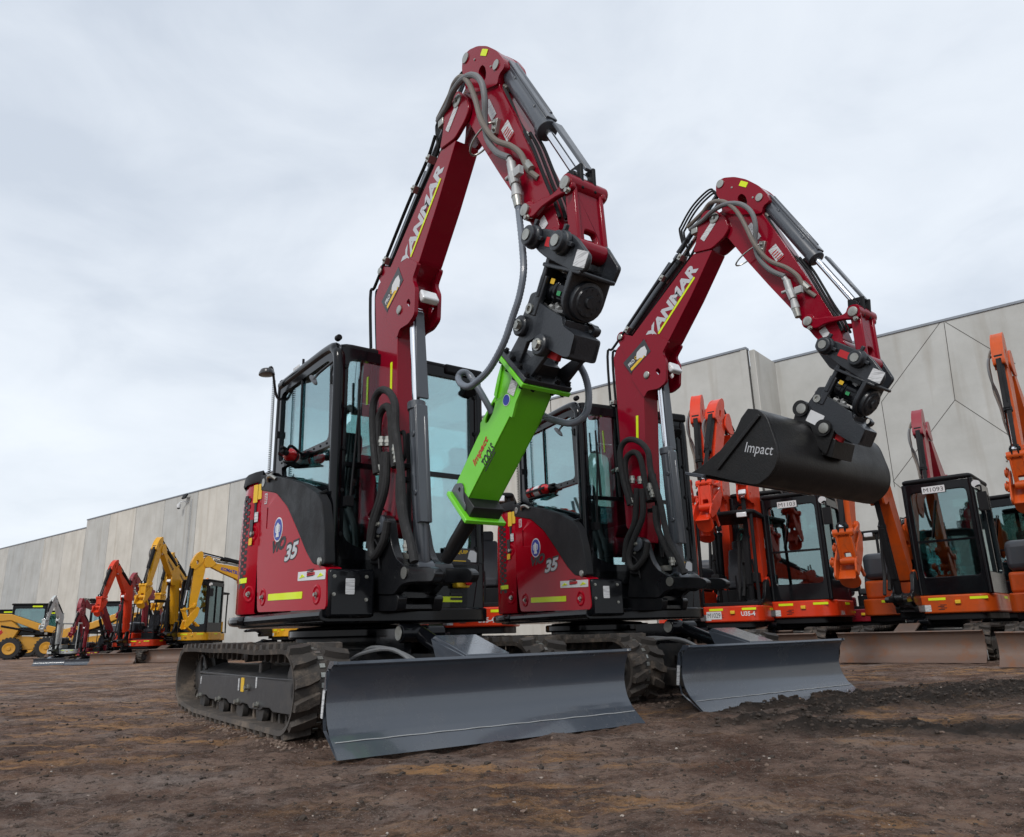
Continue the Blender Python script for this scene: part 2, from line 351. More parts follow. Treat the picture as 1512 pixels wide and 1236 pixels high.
    mb.tube([(c.x-.1, -sg*.77, .17), (c.x-.1, -sg*.78, .36), (c.x-.02, -sg*.78, .39), (c.x+.02, -sg*.77, .30)], .012); mb.obj('guide_bracket', 'under', tr, bevel=.006)
    return tr
make_track(hero, -1); make_track(hero, 1)
# ---- undercarriage centre and blade
mb = MB(); mb.bx(-.62, .62, -.45, .45, .2, .42); mb.bx(-.5, -.28, -.66, .66, .16, .34); mb.bx(.3, .52, -.66, .66, .16, .34)
mb.lathe((0, 0, .40), UP, [(0, .46), (.04, .46), (.05, .4), (.16, .4), (.18, .1)], 40); mb.obj('undercarriage_frame', 'under', hero, 'under', bevel=.015)
def blade_pts():
    f = smooth([(1.80, 0, .382), (1.765, 0, .36), (1.735, 0, .30), (1.722, 0, .22), (1.738, 0, .14), (1.775, 0, .08)], 5)
    f = [(p.x, p.z) for p in f]
    front = [(1.79, .374)]+f[1:]+[(1.872, .0)]
    back = [(1.852, .0), (1.745, .09)]+[(x-.022, z) for x, z in reversed(f[2:-3])]+[(1.755, .388), (1.78, .39)]
    return front, back
bf_, bb_ = blade_pts()
mb = MB(); mb.side(bf_+bb_, -.868, .868)
bl = mb.obj('dozer_blade', 'blade', hero, 'under', smooth=50)
for s in (-1, 1):
    mb = MB(); o = [(1.792, .392)]+bf_[1:]+[(1.855, 0), (1.70, .10), (1.672, .22), (1.70, .34), (1.745, .392)]
    hole = [(1.712+.0, .36), (1.728, .36), (1.728, .27), (1.712, .27)]
    mb.side(o, s*.868, s*.884, [rpoly(hole, .007)]); mb.obj('end_plate', 'blade', bl, bevel=.003)
    mb = MB(); plate(mb, (1.692, -s*.8845, .15), (.15, 0, 1) if s > 0 else (-.15, 0, 1), (0, -s, 0), .12, .022) if s > 0 else plate(mb, (1.70, .8845, .15), (1, 0, 0), (0, 1, 0), .022, .12)
    mb.obj('white_label', 'printed', bl)
mb = MB(); mb.tube([(1.803, y*.87/12, .061+(.0012*math.sin(y*2.3))) for y in range(-12, 13)], .0024, 6, 2); mb.obj('weld_seam', 'galv', bl)
mb = MB(); q = G.R(605, 948, .13); 
for s in (-1, 1):
    mb.poly([(.5, .30), (1.1, .22), (1.70, .20), (1.70, .08), (1.05, .10), (.5, .18)], lambda u, v, w: V((u, w+s*(.34-.0*(u-.5)), v)), -.05, .05)
mb.bx(.45, .62, -.42, .42, .18, .32)
mb.obj('blade_arm', 'under', bl, bevel=.008)
mb = MB(); mb.poly([(1.36, .475), (1.40, .49), (1.72, .395), (1.72, .37), (1.40, .465)], lambda u, v, w: V((u, w, v)), -.16, .10)
mb.poly([(1.36, .475), (1.70, .39), (1.70, .25), (1.45, .30)], lambda u, v, w: V((u, w, v)), -.165, -.15); mb.obj('cylinder_cover', 'blade', bl, bevel=.004)
c = G.R(599, 935, .12)
mb = MB(); mb.lathe((c.x, -.16, c.z), (0, 1, 0), [(0, .02), (0, .05), (.01, .055), (.12, .055), (.13, .045), (.28, .045), (.28, 0)], 20); mb.cyl((c.x, -.03, c.z), (1.66, -.03, .28), .045); mb.bx(.6, c.x, -.13, -.08, c.z-.12, c.z+.03); mb.bx(.6, c.x, .03, .08, c.z-.12, c.z+.03); mb.obj('blade_cylinder', 'black', bl, bevel=.003)
mb = MB(); mb.cyl((c.x, -.17, c.z), (c.x, -.165, c.z), .04, n=20); mb.cyl((c.x+.1, -.03, c.z-.04), (c.x+.3, -.03, c.z-.1), .022); mb.obj('pin_cap', 'zinc', bl)
mb = MB()
for dy, k in ((-.30, 0), (-.25, 1), (.05, 2), (.1, 3)): mb.tube([(.55, dy, .34), (.85, dy*1.1, .40+.03*k), (1.2, dy, .42-.02*k), (1.45, dy*.8, .30)], .012)
mb.obj('blade_hose', 'hose', bl)
# ---- upper structure
tail = [(-.35+.0, -.60)]
BY = .60
arc = []
half = [(-.35, -.60), (-.44, -.627), (-.56, -.64), (-.68, -.625), (-.79, -.575), (-.88, -.49), (-.945, -.36), (-.985, -.19), (-1.0, 0)]
arc = half+[(x, -y) for x, y in reversed(half[:-1])]     # plan of the rounded tail, from the machine's right side round to its left
def planring(x0, inset, z): return [V((x0, -BY+inset, z))]+[V((x*(1-inset*.9) if x < -.36 else x, y*(1-inset/BY), z)) for x, y in arc]+[V((x0, BY-inset, z))]
mb = MB(); mb.plan([(.80, -BY+.02), (.80, .42), (.70, .62), (-.3, .62)]+[(x*.97, y*.97) for x, y in reversed(arc)], .572, .66); mb.lathe((0, 0, .49), UP, [(0, .3), (0, .45), (.06, .45)], 32)
mb.bx(-.3, .66, -.5, .6, .655, 1.0)
mb.obj('slew_deck', 'black', hero, 'upper', bevel=.012)
mb = MB(); mb.tube([(.84, -BY+.01, .62), (.3, -BY-.005, .62)]+[(x*1.01, y*1.02, .62) for x, y in arc]+[(.3, BY, .62)], .034, 10, 4); mb.obj('counterweight_lip', 'black', hero, 'upper')
# red side panel with its bolts
pan = U.PR([(379.5, 904), (481, 900), (482, 838), (462, 832), (452, 815), (438, 780), (424, 748), (408, 728), (379.5, 722)], BY)
pan = rpoly(pan, .04)
slotp = [U.R(394.5, 765, BY)]
def dimples(mb, P, nrm):
    for p in P:
        mb.lathe(V(p)-V(nrm)*.004, nrm, [(0, .06), (.006, .058), (.010, .048), (.004, .034), (.002, .0)], 22)
mb = MB(); s0 = slotp[0]
mb.side(pan, BY, BY-.1, [rrect(s0.x-.012, s0.x+.012, s0.z-.075, s0.z+.075, .012)])
side_panel = mb.obj('side_panel', 'red', hero, 'upper', bevel=.012, seg=3)
B1 = [U.R(388, 882, BY), U.R(467.5, 878, BY)]
mb = MB(); dimples(mb, B1, RN); mb.obj('bolt_dimple', 'red', side_panel)
mb = MB(); [mb.bolt(p+RN*.002, RN, .012, .018) for p in B1]; mb.obj('bolt', 'zinc', side_panel)
mb = MB(); mb.side(rrect(s0.x-.011, s0.x+.011, s0.z-.074, s0.z+.074, .011), BY-.05, BY-.06); mb.obj('handle_recess', 'ink', side_panel)
# rounded red tail
mb = MB(); rows = []
zt0, zt1 = .665, 1.60
for z, ins in ((zt0, .012), (zt0+.012, 0), (1.2, 0), (1.45, .006), (zt1, .03)):
    rows.append([V((x*(1-ins), y*(1-ins), z)) for x, y in arc])
mb.quadgrid(rows)
tailo = mb.obj('rear_hood', 'red', hero, 'upper', smooth=60)
def tpos(k, z): # a spot on the tail and its normal, k = index along the arc
    i = int(k); f = k-i; a, b = V(arc[i]), V(arc[i+1]); p = a.lerp(b, f); d = (b-a).normalized(); n = V((d.y, -d.x))
    if n.dot(p-V((-.3, 0))) < 0: n = -n
    return V((p.x, p.y, z)), V((n.x, n.y, 0))
mb = MB()
for k, z in ((.75, 1.22), (.75, .80)): p, n = tpos(k, z); dimples(mb, [p], n)
mb.obj('bolt_dimple', 'red', tailo)
mb = MB()
for k, z in ((.75, 1.22), (.75, .80)): p, n = tpos(k, z); mb.bolt(p+n*.002, n, .014, .018)
mb.obj('bolt', 'zinc', tailo)
mb = MB()
for k in range(3):
    for j in range(14):
        p, n = tpos(1.55+k*.38, .86+j*.047+(k % 2)*.023); d = n.cross(UP)
        mb.poly([(-.026, 0), (-.017, .016), (.017, .016), (.026, 0), (.017, -.016), (-.017, -.016)], lambda u, v, w: p+d*u+UP*v+n*w, -.004, .0012)
mb.obj('vent_grille', 'ink', tailo)
mb = MB(); p, n = tpos(.62, 1.37); d = n.cross(UP); mb.poly(rrect(-.012, .012, -.075, .075, .012), lambda u, v, w: p+d*u+UP*v+n*w, -.002, .004); mb.obj('handle_recess', 'ink', tailo)
mb = MB(); p, n = tpos(.95, .84); d = n.cross(UP)
for k in (1.1, 1.5, 1.9): 
    pa, na = tpos(k, .88); pb, nb = tpos(k+.4, .88); mb.quadgrid([[pa+na*.004, pa+na*.004+UP*.035], [pb+nb*.004, pb+nb*.004+UP*.035]])
mb.obj('reflective_tape', 'hivis', tailo)
# black moulding over the hood: side fairing and tail cap
fair = U.PR([(379.5, 723), (409, 728), (425, 748), (439, 780), (453, 815), (463, 833), (481, 834), (480, 780), (476, 742), (469, 728), (447, 714), (425, 707), (400, 702), (379.5, 701)], BY)
ztop_ = max(q[1] for q in fair)
mb = MB(); mb.side(rpoly(fair, .03), BY+.006, BY-.06); mb.bx(-.36, .0, -BY+.055, -.48, 1.45, ztop_-.09); fairing = mb.obj('hood_fairing', 'trim', hero, 'upper', bevel=.035, seg=4)
mb = MB(); rows = []
ztop = max(q[1] for q in fair)
for z, ins in ((zt1-.012, .0), (zt1, -.006), (zt1+.07, .01), (ztop-.03, .05), (ztop, .14), (ztop+.005, .5)):
    rows.append([V((x if abs(x+.35) < .001 else -.35+(x+.35)*(1-ins), y*(1-ins), z)) for x, y in arc])
mb.quadgrid(rows, False); mb.obj('hood_cap', 'trim', hero, 'upper', smooth=50)
mb = MB(); c = V((-.12, -BY-.008, ztop-.10)); mb.tube([c+V((-.07, 0, 0)), c+V((-.03, -.02, .02)), c+V((.03, -.02, .02)), c+V((.08, 0, -.01))], .012); mb.obj('hood_handle', 'zinc', fairing)
mb = MB(); c = V((-.30, -BY-.004, ztop-.09)); mb.lathe(c, RN, [(0, .03), (.006, .03), (.008, .02), (.003, .0)], 16); mb.lathe(U.R(474, 829, BY)+RN*.006, RN, [(0, .025), (.01, .022), (.012, .0)], 16); mb.obj('hood_lock', 'zinc', fairing)
mb = MB()   # engine intake louvres by the cab pillar
for k in range(5): c = U.R(483, 740, .55); mb.box((c.x-.06, -.56, c.z-.08+k*.035), (.07, .05, .018), Matrix.Rotation(.4, 3, 'X'))
mb.obj('louvre', 'matt', fairing, bevel=.004)
# front deck: body block ahead of the side panel, right of the cab
xF = pan[0][0]
xf = max(p[0] for p in pan)
mb = MB(); mb.bx(.3, xf+.012, -BY+.008, -.30, .60, .875); deck = mb.obj('front_deck', 'black', hero, 'upper', bevel=.02)
mb = MB()
for y, z in ((-.56, .73), (-.56, .83), (-.36, .83), (-.36, .70)): mb.bolt((xf+.012, y, z), FX, .008, .012)
mb.obj('bolt', 'zinc', deck)
mb = MB(); plate(mb, (xf+.013, -.49, .73), LY, FX, .055, .09); mb.obj('white_label', 'printed', deck)
# left-front cover with stop switch
lf = .72
mb = MB(); mb.front(rpoly([(-.02, .57), (.40, .57), (.50, .62), (.56, .95), (.10, .95), (.0, .75)], .03), lf-.3, lf); mb.plan([(lf, .45), (lf-.02, .60), (-.2, .62), (-.2, .3), (lf, .3)], .585, .96)
cov = mb.obj('front_cover', 'black', hero, 'upper', bevel=.015)
def onF(px, py, F): return U.F(px, py, F)
a, b = onF(636, 889, lf), onF(682, 884, lf)
mb = MB(); plate(mb, a, LY, FX, b.y-a.y, .035); mb.obj('reflective_tape', 'hivis', cov)
c = onF(677, 860, lf)
mb = MB(); mb.box((lf+.03, c.y, c.z), (.06, .10, .075)); mb.obj('switch_box', 'sticky', cov, bevel=.008)
mb = MB(); mb.lathe((lf+.06, c.y+.02, c.z), FX, [(0, .012), (.02, .012), (.02, .026), (.035, .026), (.04, .015), (.04, 0)]); mb.obj('stop_button', 'redlens', cov)
mb = MB(); [mb.box((lf+.001, c.y-.02, c.z-.075-k*.03), (.01, .09, .016)) for k in range(2)]; mb.obj('louvre', 'ink', cov)
# ---- cab
CS, CL, XF, XR, ZR, ZB = .50, .60, .68, -.40, 2.345, .95    # right side, left side, front, rear, roof, floor
win = zm(z1, (208, 195), (372, 78), (398, 100), (400, 448), (190, 545))
wu = rpoly([(min(max(x, XR+.06), XF-.10), min(z, ZR-.085)) for x, z in U.PR(win, CS)], .05)
wl = rpoly([(max(x, XR+.06), z) for x, z in U.PR(zm(z1, (203, 566), (400, 474), (400, 640), (340, 640), (205, 600)), CS)], .02)
prof = [(XF-.03, ZB-.1), (XF-.03, ZR-.12), (XF-.10, ZR-.02), (XR+.05, ZR-.01), (XR-.02, ZR-.07), (XR, 1.3), (XR, ZB-.1)]
mb = MB(); mb.side(prof, CS, CS-.045, [wu, wl])
wd = rpoly([(XF-.12, 1.15), (XF-.12, ZR-.12), (XR+.12, ZR-.12), (XR+.12, 1.15)], .08)
mb.side(prof, -CL, -CL+.045, [wd])
wr = rpoly([(-.40, 1.5), (-.40, ZR-.14), (.50, ZR-.14), (.50, 1.5)], .08)
mb.front([(-CS+.04, ZB), (-CS+.04, ZR-.05), (CL-.04, ZR-.05), (CL-.04, ZB)], XR+.0, XR+.045, [wr])
wf = rpoly([(-CS+.075, 1.06), (-CS+.075, ZR-.10), (CL-.09, ZR-.10), (CL-.09, 1.02), (-CS+.25, 1.0)], .07)
mb.front([(-CS+.03, ZB-.1), (-CS+.03, ZR-.03), (CL-.03, ZR-.03), (CL-.03, ZB-.1)], XF-.05, XF, [wf])
mb.bx(XR, XF, -CS+.04, CL-.04, ZB-.1, ZB)
cab = mb.obj('cab', 'black', hero, 'upper', bevel=.008)
mb = MB()   # pillars and roof rails: round tubes over the corners
mb.tube([(XF-.02, -CS+.02, ZB-.12), (XF-.02, -CS+.02, 1.6), (XF-.02, -CS+.02, ZR-.16), (XF-.06, -CS+.02, ZR-.05), (XF-.16, -CS+.02, ZR-.005), (0, -CS+.02, ZR-.005), (XR+.02, -CS+.02, ZR-.01)], .04, 12, 5)
mb.tube([(XF-.02, CL-.02, ZB-.12), (XF-.02, CL-.02, 1.6), (XF-.02, CL-.02, ZR-.16), (XF-.06, CL-.02, ZR-.05), (XF-.16, CL-.02, ZR-.005), (0, CL-.02, ZR-.005), (XR+.02, CL-.02, ZR-.01)], .04, 12, 5)
for y in (-CS+.02, CL-.02): mb.tube([(XR, y, ZB), (XR, y, ZR-.1), (XR+.05, y, ZR-.02)], .03, 10, 4)
mb.obj('cab_pillar', 'black', cab)
mb = MB(); mb.plan(rpoly([(XF-.04, -CS+.04), (XF-.04, CL-.04), (XR, CL-.04), (XR, -CS+.04)], .08), ZR-.04, ZR+.02); mb.bx(XF-.08, XF+.02, CL-.30, CL+.02, ZR-.075, ZR-.0); mb.obj('cab_roof', 'matt', cab, bevel=.018)
def pane(name, o, where, mat='glass'):
    mb = MB()
    if where == 'R': mb.side(o, CS-.018, CS-.022)
    if where == 'L': mb.side(o, -CL+.018, -CL+.022)
    if where == 'F': mb.front(o, XF-.02, XF-.016)
    if where == 'B': mb.front(o, XR+.02, XR+.024)
    return mb.obj(name, mat, cab)
def grow(o, d): cx = sum(p[0] for p in o)/len(o); cz = sum(p[1] for p in o)/len(o); return [(p[0]+math.copysign(d, p[0]-cx), p[1]+math.copysign(d, p[1]-cz)) for p in o]
pane('side_window', grow(wu, .008), 'R'); pane('side_window', grow(wl, .008), 'R'); pane('door_window', grow(wd, .008), 'L'); pane('rear_window', grow(wr, .008), 'B'); pane('windscreen', grow(wf, .008), 'F')
mb = MB()
a, b = U.R(446, 534, CS), U.R(440, 675, CS); mb.cyl((a.x, -CS+.01, a.z+.02), (b.x, -CS+.01, b.z-.02), .009)
zdv = U.F(600, 695, XF).z; mb.bx(XF-.03, XF+.004, -CS+.06, CL-.08, zdv-.014, zdv+.014)
mb.tube([(XF-.15, CL-.05, 1.2), (XF-.15, CL-.10, 1.25), (XF-.15, CL-.12, 1.5), (XF-.15, CL-.05, 1.55)], .012)
mb.obj('window_bar', 'black', cab)
mb = MB()
for k in range(8): c = U.R(416+k*9.5, 679-k*4.2+5, CS); mb.bolt((c.x, -CS-.001, c.z), RN, .006, .004)
for k in range(5): mb.bolt((XF, -CS+.055, 1.1+k*.27), FX, .012, .014); mb.bolt((XF, CL-.05, 1.05+k*.27), FX, .014, .014)
for y, x, z in ((-CS-.0, XF-.07, 2.1), (-CS, XR+.04, 1.95), (-CS, XR+.04, 1.5)): mb.box((x, y-.006, z), (.02, .016, .05))
mb.obj('fastener', 'matt', cab)
mb = MB(); wz = 2.0
mb.cyl((XF+.035, -CS+.10, 1.30), (XF+.03, -CS+.02+.13, 2.0), .009, .006); mb.cyl((XF+.03, -CS+.155, 1.55), (XF+.028, -CS+.14, 2.1), .012, .007); mb.box((XF+.03, -CS+.09, 1.3), (.05, .05, .06)); mb.obj('wiper', 'matt', cab)
mb = MB()   # lamp and fittings at the roof corners
mb.lathe((XF-.05, -CS+.02, ZR+.045), (-1, 0, 0), [(-.02, .0), (-.02, .02), (.02, .022), (.025, .01)], 14); mb.box((XF-.03, CL-.10, ZR-.16), (.07, .09, .10)); mb.cyl((XF+.01, CL-.10, ZR-.17), (XF+.03, CL-.10, ZR-.19), .04, .045)
mb.obj('work_lamp', 'matt', cab, bevel=.005)
mb = MB(); mb.lathe((XR+.25, -.1, ZR+.02), UP, [(0, .05), (.05, .05), (.09, .04), (.1, 0)]); mb.obj('beacon', 'amber', cab)
# mirrors
def mirror(c, n, up, r1, r2):
    mb = MB(); n = V(n).normalized(); u = V(up).normalized(); w = n.cross(u)
    rows = [[c+n*t+(u*math.cos(2*PI*i/20)*r1+w*math.sin(2*PI*i/20)*r2)*k for i in range(20)] for t, k in ((-.03, .3), (-.025, .75), (0, .98), (.012, 1), (.014, .9))]
    mb.quadgrid(rows, True, True); return mb
c = U.R(394, 551, CS+.12); mb = mirror(c, (-.3, .15, -1), (1, -.25, -.1), .095, .06); mb.tube([c, c+V((.02, .03, .04)), V((XR+.03, -CS-.03, ZR-.09)), V((XR+.03, -CS+.02, ZR-.12))], .010); mb.obj('mirror', 'mirror', cab)
c = U.R(463, 561, CS+.07); mb = mirror(c, (-.6, -.1, .8), (.8, -.1, -.55), .085, .05); mb.tube([c, c+V((.02, .03, .05)), V((XF-.02, -CS, c.z+.10))], .009); mb.obj('mirror', 'mirror', cab)
a, b = U.R(404.5, 562, CS+.06), U.R(397, 700, CS+.06); L_ = 46
mb = MB(); mb.tube([a.lerp(b, k/(L_*5))+V((math.cos(2*PI*k/5), math.sin(2*PI*k/5), 0))*.011 for k in range(L_*5+1)], .0035, 4, 1); mb.obj('coiled_cable', 'matt', cab)
mb = MB(); plate(mb, U.R(433, 558, CS-.015), FX, RN, .12, .07); st = mb.obj('white_label', 'printed', cab)
# inside the cab
mb = MB(); mb.box((-.05, .04, 1.22), (.48, .48, .14)); mb.box((-.28, .04, 1.55), (.14, .46, .62), Matrix.Rotation(-.15, 3, 'Y'), .9); mb.box((-.36, .04, 1.95), (.09, .26, .18)); mb.box((-.02, -.24, 1.38), (.4, .1, .1)); mb.box((-.02, .32, 1.38), (.4, .1, .1)); mb.obj('seat', 'seat', cab, bevel=.04, seg=3)
mb = MB(); mb.box((.05, -.33, 1.18), (.5, .14, .42)); mb.box((.5, -.3, 1.25), (.08, .12, .5)); mb.box((.45, -.32, 1.55), (.05, .16, .12))
for y in (-.25, .33): mb.cyl((.15, y, 1.4), (.18, y, 1.62), .012); mb.lathe((.18, y, 1.6), UP, [(0, .015), (.02, .024), (.08, .02), (.1, 0)], 10)
for y in (-.05, .08): mb.cyl((.4, y, 1.0), (.46, y, 1.35), .01)
mb.obj('control_console', 'matt', cab, bevel=.01)
# ---- side decals
def rp(x, y): return U.R(x, y, BY)
a, b = rp(402, 818), rp(422, 814); text('model_lettering', 'ViO', b.x-a.x, .085, 'ink', a, (1, 0, .06), RN, side_panel, shear=.3, bold=.06)
a, b = rp(420, 830), rp(441, 825); text('number_outline', '35', b.x-a.x+.02, .122, 'ink', a-V((.01, 0, .008)), (1, 0, .06), RN, side_panel, shear=.3, bold=.09); text('number_lettering', '35', b.x-a.x, .10, 'silver', a, (1, 0, .06), RN, side_panel, shear=.3, bold=.04, ex=.0025)
c = rp(411, 782)
mb = MB(); mb.lathe(c, RN, [(0, .0), (0, .082), (.002, .082), (.002, 0)], 32); bs = mb.obj('safety_sticker', 'white', side_panel)
mb = MB(); mb.lathe(c+RN*.002, RN, [(0, .0), (0, .072), (.002, .072), (.002, 0)], 32); mb.obj('blue_disc', 'blue', bs) if False else mb.obj('blue_disc', 'blue', side_panel)
mb = MB(); mb.side(circ(c.x, c.z+.01, .026, 16, .036), BY+.005, BY+.006); mb.side(rrect(c.x-.045, c.x+.045, c.z-.02, c.z+.03, .015), BY+.004, BY+.0055, [rrect(c.x-.034, c.x+.034, c.z-.025+.01, c.z+.025, .01)]); mb.side([(c.x-.03, c.z-.05), (c.x+.03, c.z-.05), (c.x+.018, c.z-.02), (c.x-.018, c.z-.02)], BY+.0045, BY+.0057); mb.obj('ear_muff_symbol', 'white', side_panel)
a, b = rp(440, 858), rp(481, 855); h = (rp(481, 841)-b).z
mb = MB(); plate(mb, a, b-a, RN, (b-a).length-.005, h); wlab = mb.obj('warning_label', 'white', side_panel)
mb = MB()
for k in (.17, .83):
    m_ = a+(b-a)*k; mb.side([(m_.x-.045, m_.z+.015), (m_.x+.045, m_.z+.02), (m_.x, m_.z+h-.015)], BY+.004, BY+.0055)
mb.obj('warning_triangle', 'hivis', side_panel)
mb = MB()
for k in (.17, .83): m_ = a+(b-a)*k; mb.side([(m_.x-.006, m_.z+.03), (m_.x+.008, m_.z+.03), (m_.x, m_.z+h-.03)], BY+.006, BY+.0065)
for j in range(4): m_ = a+(b-a)*.35; mb.side(rrect(m_.x, m_.x+.1, m_.z+.02+j*.012, m_.z+.026+j*.012, .002), BY+.004, BY+.005)
mb.obj('label_print', 'ink', side_panel)
m_ = a+(b-a)*.35; mb = MB(); mb.side(rrect(m_.x, m_.x+.12, m_.z+h-.03, m_.z+h-.012, .002), BY+.004, BY+.005); mb.obj('label_header', 'redink', side_panel)
a, b = rp(396, 887), rp(446, 884); mb = MB(); plate(mb, a, b-a, RN, (b-a).length, .042, r=.006); mb.obj('reflective_tape', 'hivis', side_panel)
for (k, z, w, h, mt) in ((.3, 1.46, .04, .11, 'sticky'), (.9, 1.44, .05, .13, 'sticky'), (1.15, 1.20, .05, .12, 'navy'), (1.15, 1.14, .05, .05, 'sticky'), (.6, 1.30, .04, .07, 'white')):
    p, n = tpos(k, z); mb = MB(); plate(mb, p+n*.003-n.cross(UP)*-w/2 if False else p+n*.004, -n.cross(UP) if (-n.cross(UP)).x > 0 else n.cross(UP), n, w, h); mb.obj('warning_label', 'printed' if mt == 'white' else mt, tailo)
a = rp(391, 745); mb = MB(); plate(mb, a, FX, RN, .05, .075); mb.obj('warning_label', 'printed', side_panel)
mb = MB(); [mb.side(rrect(a.x+.006, a.x+.042, a.z+.01+j*.012, a.z+.016+j*.012, .001), BY+.003, BY+.0045) for j in range(5)]; mb.obj('label_print', 'redink', side_panel)
# door sticker on the cab front, lower left
lb = XF+.003
q0, q1, q2 = onF(655, 838, lb), onF(706, 835, lb), onF(704, 806, lb)
mb = MB(); plate(mb, q0, LY, FX, q1.y-q0.y, q2.z-q1.z); ds = mb.obj('dealer_sticker', 'navy', cab)
w_ = q1.y-q0.y; h_ = q2.z-q1.z
text('sticker_lettering', 'PRO', w_*.3, h_*.22, 'white', q0+V((.004, w_*.05, h_*.68)), LY, FX, cab, bold=.03); text('sticker_lettering', 'QUIP', w_*.33, h_*.22, 'sticky', q0+V((.004, w_*.36, h_*.68)), LY, FX, cab, bold=.03)
mb = MB(); plate(mb, q0+V((.003, .01, .01)), LY, FX, w_*.6, h_*.3, .001); mb.obj('number_strip', 'sticky', cab)
text('phone_number', '(03) 9971 2066', w_*.56, h_*.17, 'ink', q0+V((.0055, w_*.05, h_*.16)), LY, FX, cab)
bear = [(.0, .45), (.15, .85), (.3, 1.0), (.7, 1.0), (1, .85), (.95, .3), (.7, .0), (.6, .25), (.45, .1), (.3, .35)]
mb = MB(); mb.front([(q0.y+w_*(.68+.27*u), q0.z+h_*(.12+.78*v)) for u, v in bear], lb+.0035, lb+.005); mb.obj('sticker_emblem', 'white', cab)
# ---- swing bracket
CR = .11
def inset_pts(*p): return list(p)
brk = U.PR(zm(zd, (108, 190), (125, 145), (155, 128), (200, 128), (232, 170), (262, 400), (302, 520), (390, 598), (620, 600), (668, 650), (640, 735), (430, 740), (345, 765), (285, 855), (60, 850), (95, 560)), .25)
brk = rpoly(brk, .03)
hole = rpoly(U.PR(zm(zd, (140, 500), (175, 540), (210, 760), (120, 780)), .25), .02)
mb = MB(); mb.side(brk, .27, .215); mb.side(brk, .035, -.015)
bp = U.R(597.5, 846, .27); bp2 = V((bp.x, 0, bp.z))
fp = U.R(563.5, 774.5, .27)
yoke = U.PR(zm(zd, (-90, 852), (300, 852), (312, 880), (292, 1005), (-90, 1010)), .25)
mb.side(rpoly(yoke, .02), .26, .20); mb.side(rpoly(yoke, .02), .02, -.04)
x0, x1 = min(p[0] for p in yoke), max(p[0] for p in yoke); zz0, zz1 = min(p[1] for p in yoke), max(p[1] for p in yoke)
mb.bx(x0+.02, x1-.06, -.24, .02, zz1-.05, zz1-.012); mb.bx(x0+.02, x1-.03, -.24, .02, zz0+.01, zz0+.04); mb.bx(x1-.30, x1-.26, -.24, .02, zz0+.03, zz1-.03)
mb.lathe((.40+.1, -CR, zz0-.04), UP, [(0, .03), (0, .10), (zz1-zz0+.06, .10), (zz1-zz0+.06, .03)], 24)
mb.bx(.40, x0+.06, -.22, .0, zz0, zz1)
mb.lathe((bp.x, -.215, bp.z), LY, [(0, .055), (.0, .062), (.09, .062), (.095, .055), (.11, .055), (.115, .062), (.19, .062), (.20, .068), (.235, .068), (.245, .05), (.245, 0)], 24)
brko = mb.obj('swing_bracket', 'cast', hero, 'swing', bevel=.012, seg=3)
mb = MB()
mb.lathe((fp.x, -.272, fp.z), RN, [(0, .0), (0, .058), (.014, .058), (.018, .05), (.018, .0)], 24); mb.obj('foot_pin', 'grey', brko)
mb = MB(); mb.bolt((fp.x, -.29, fp.z), RN, .012, .016); mb.lathe((bp.x, -.272, bp.z), RN, [(0, 0), (0, .034), (.006, .034), (.006, 0)], 20)
for px, py in ((120, 320), (193, 305)): c = U.R(*zd(px, py), .27); mb.bolt((c.x, -.271, c.z), RN, .008, .01)
mb.bx(fp.x+.07, fp.x+.26, -.20, -.19, fp.z-.22, fp.z-.18)
mb.obj('pin_cap', 'zinc', brko)
# ---- boom
foot = U.R(563, 775, .2); armp = U.R(677, 150, .2); linkp = U.R(776, 310, .22); tip = U.R(791.5, 351.5, .27)
foot.y = armp.y = linkp.y = tip.y = -CR
low = [(553, 440), (555.5, 560), (558, 700), (559, 745), (552, 768), (560, 790), (578, 792), (584, 770), (586, 730), (585, 600), (586, 500), (590, 478)]
upp = [(592, 480), (603, 476), (612, 462), (613, 425), (609, 412), (617.7, 386), (645, 300), (672.7, 205), (688, 178), (694, 160), (690, 143), (677, 134), (664, 143), (657, 168), (655, 195), (648, 222), (572, 402), (558, 420)]
bo = U.PR(low+upp, .2)
# widen the lower boom so that its front face lies ahead of the side face
bo = rpoly(bo, .025)
ef = U.PR([(677, 134), (690, 143), (694, 160), (688, 178), (672.7, 205), (650, 222), (655, 195), (657, 168), (664, 143)], .2)
body_o = U.PR([(553, 440), (555.5, 560), (558, 700), (559, 745), (584, 770), (585, 600), (586, 500), (590, 478), (596, 468), (601, 440), (603, 415), (617.7, 386), (645, 300), (672.7, 205), (650, 222), (572, 402), (558, 420)], .2)
mb = MB(); mb.side(rpoly(body_o, .02), .195, .025)
boom = mb.obj('boom', 'boomred', hero, 'boom', bevel=.008)
plate_o = U.PR([(586, 500), (590, 486), (603, 478), (612, 464), (613.5, 425), (609, 412), (617, 388), (600, 380), (580, 420), (572, 470)], .205)
ph = U.PR([(600, 446), (604, 440), (607, 447), (604, 454)], .205)
mb = MB(); mb.side(rpoly(plate_o, .025), .207, .18, [rpoly(ph, .02)]); mb.side(rpoly(plate_o, .025), .04, .013, [rpoly(ph, .02)]); mb.side(rpoly(ef, .03), .207, .178); mb.side(rpoly(ef, .03), .042, .013)
mb.lathe((foot.x+.035, .0, foot.z), LY, [(-.215, .05), (-.215, .085), (.0, .085), (.0, .05)], 24)
earc = U.R(563, 401, .2); mb.cyl((earc.x, -.20, earc.z), (earc.x, -.02, earc.z), .05, n=20); e2 = U.R(575, 425, .2)
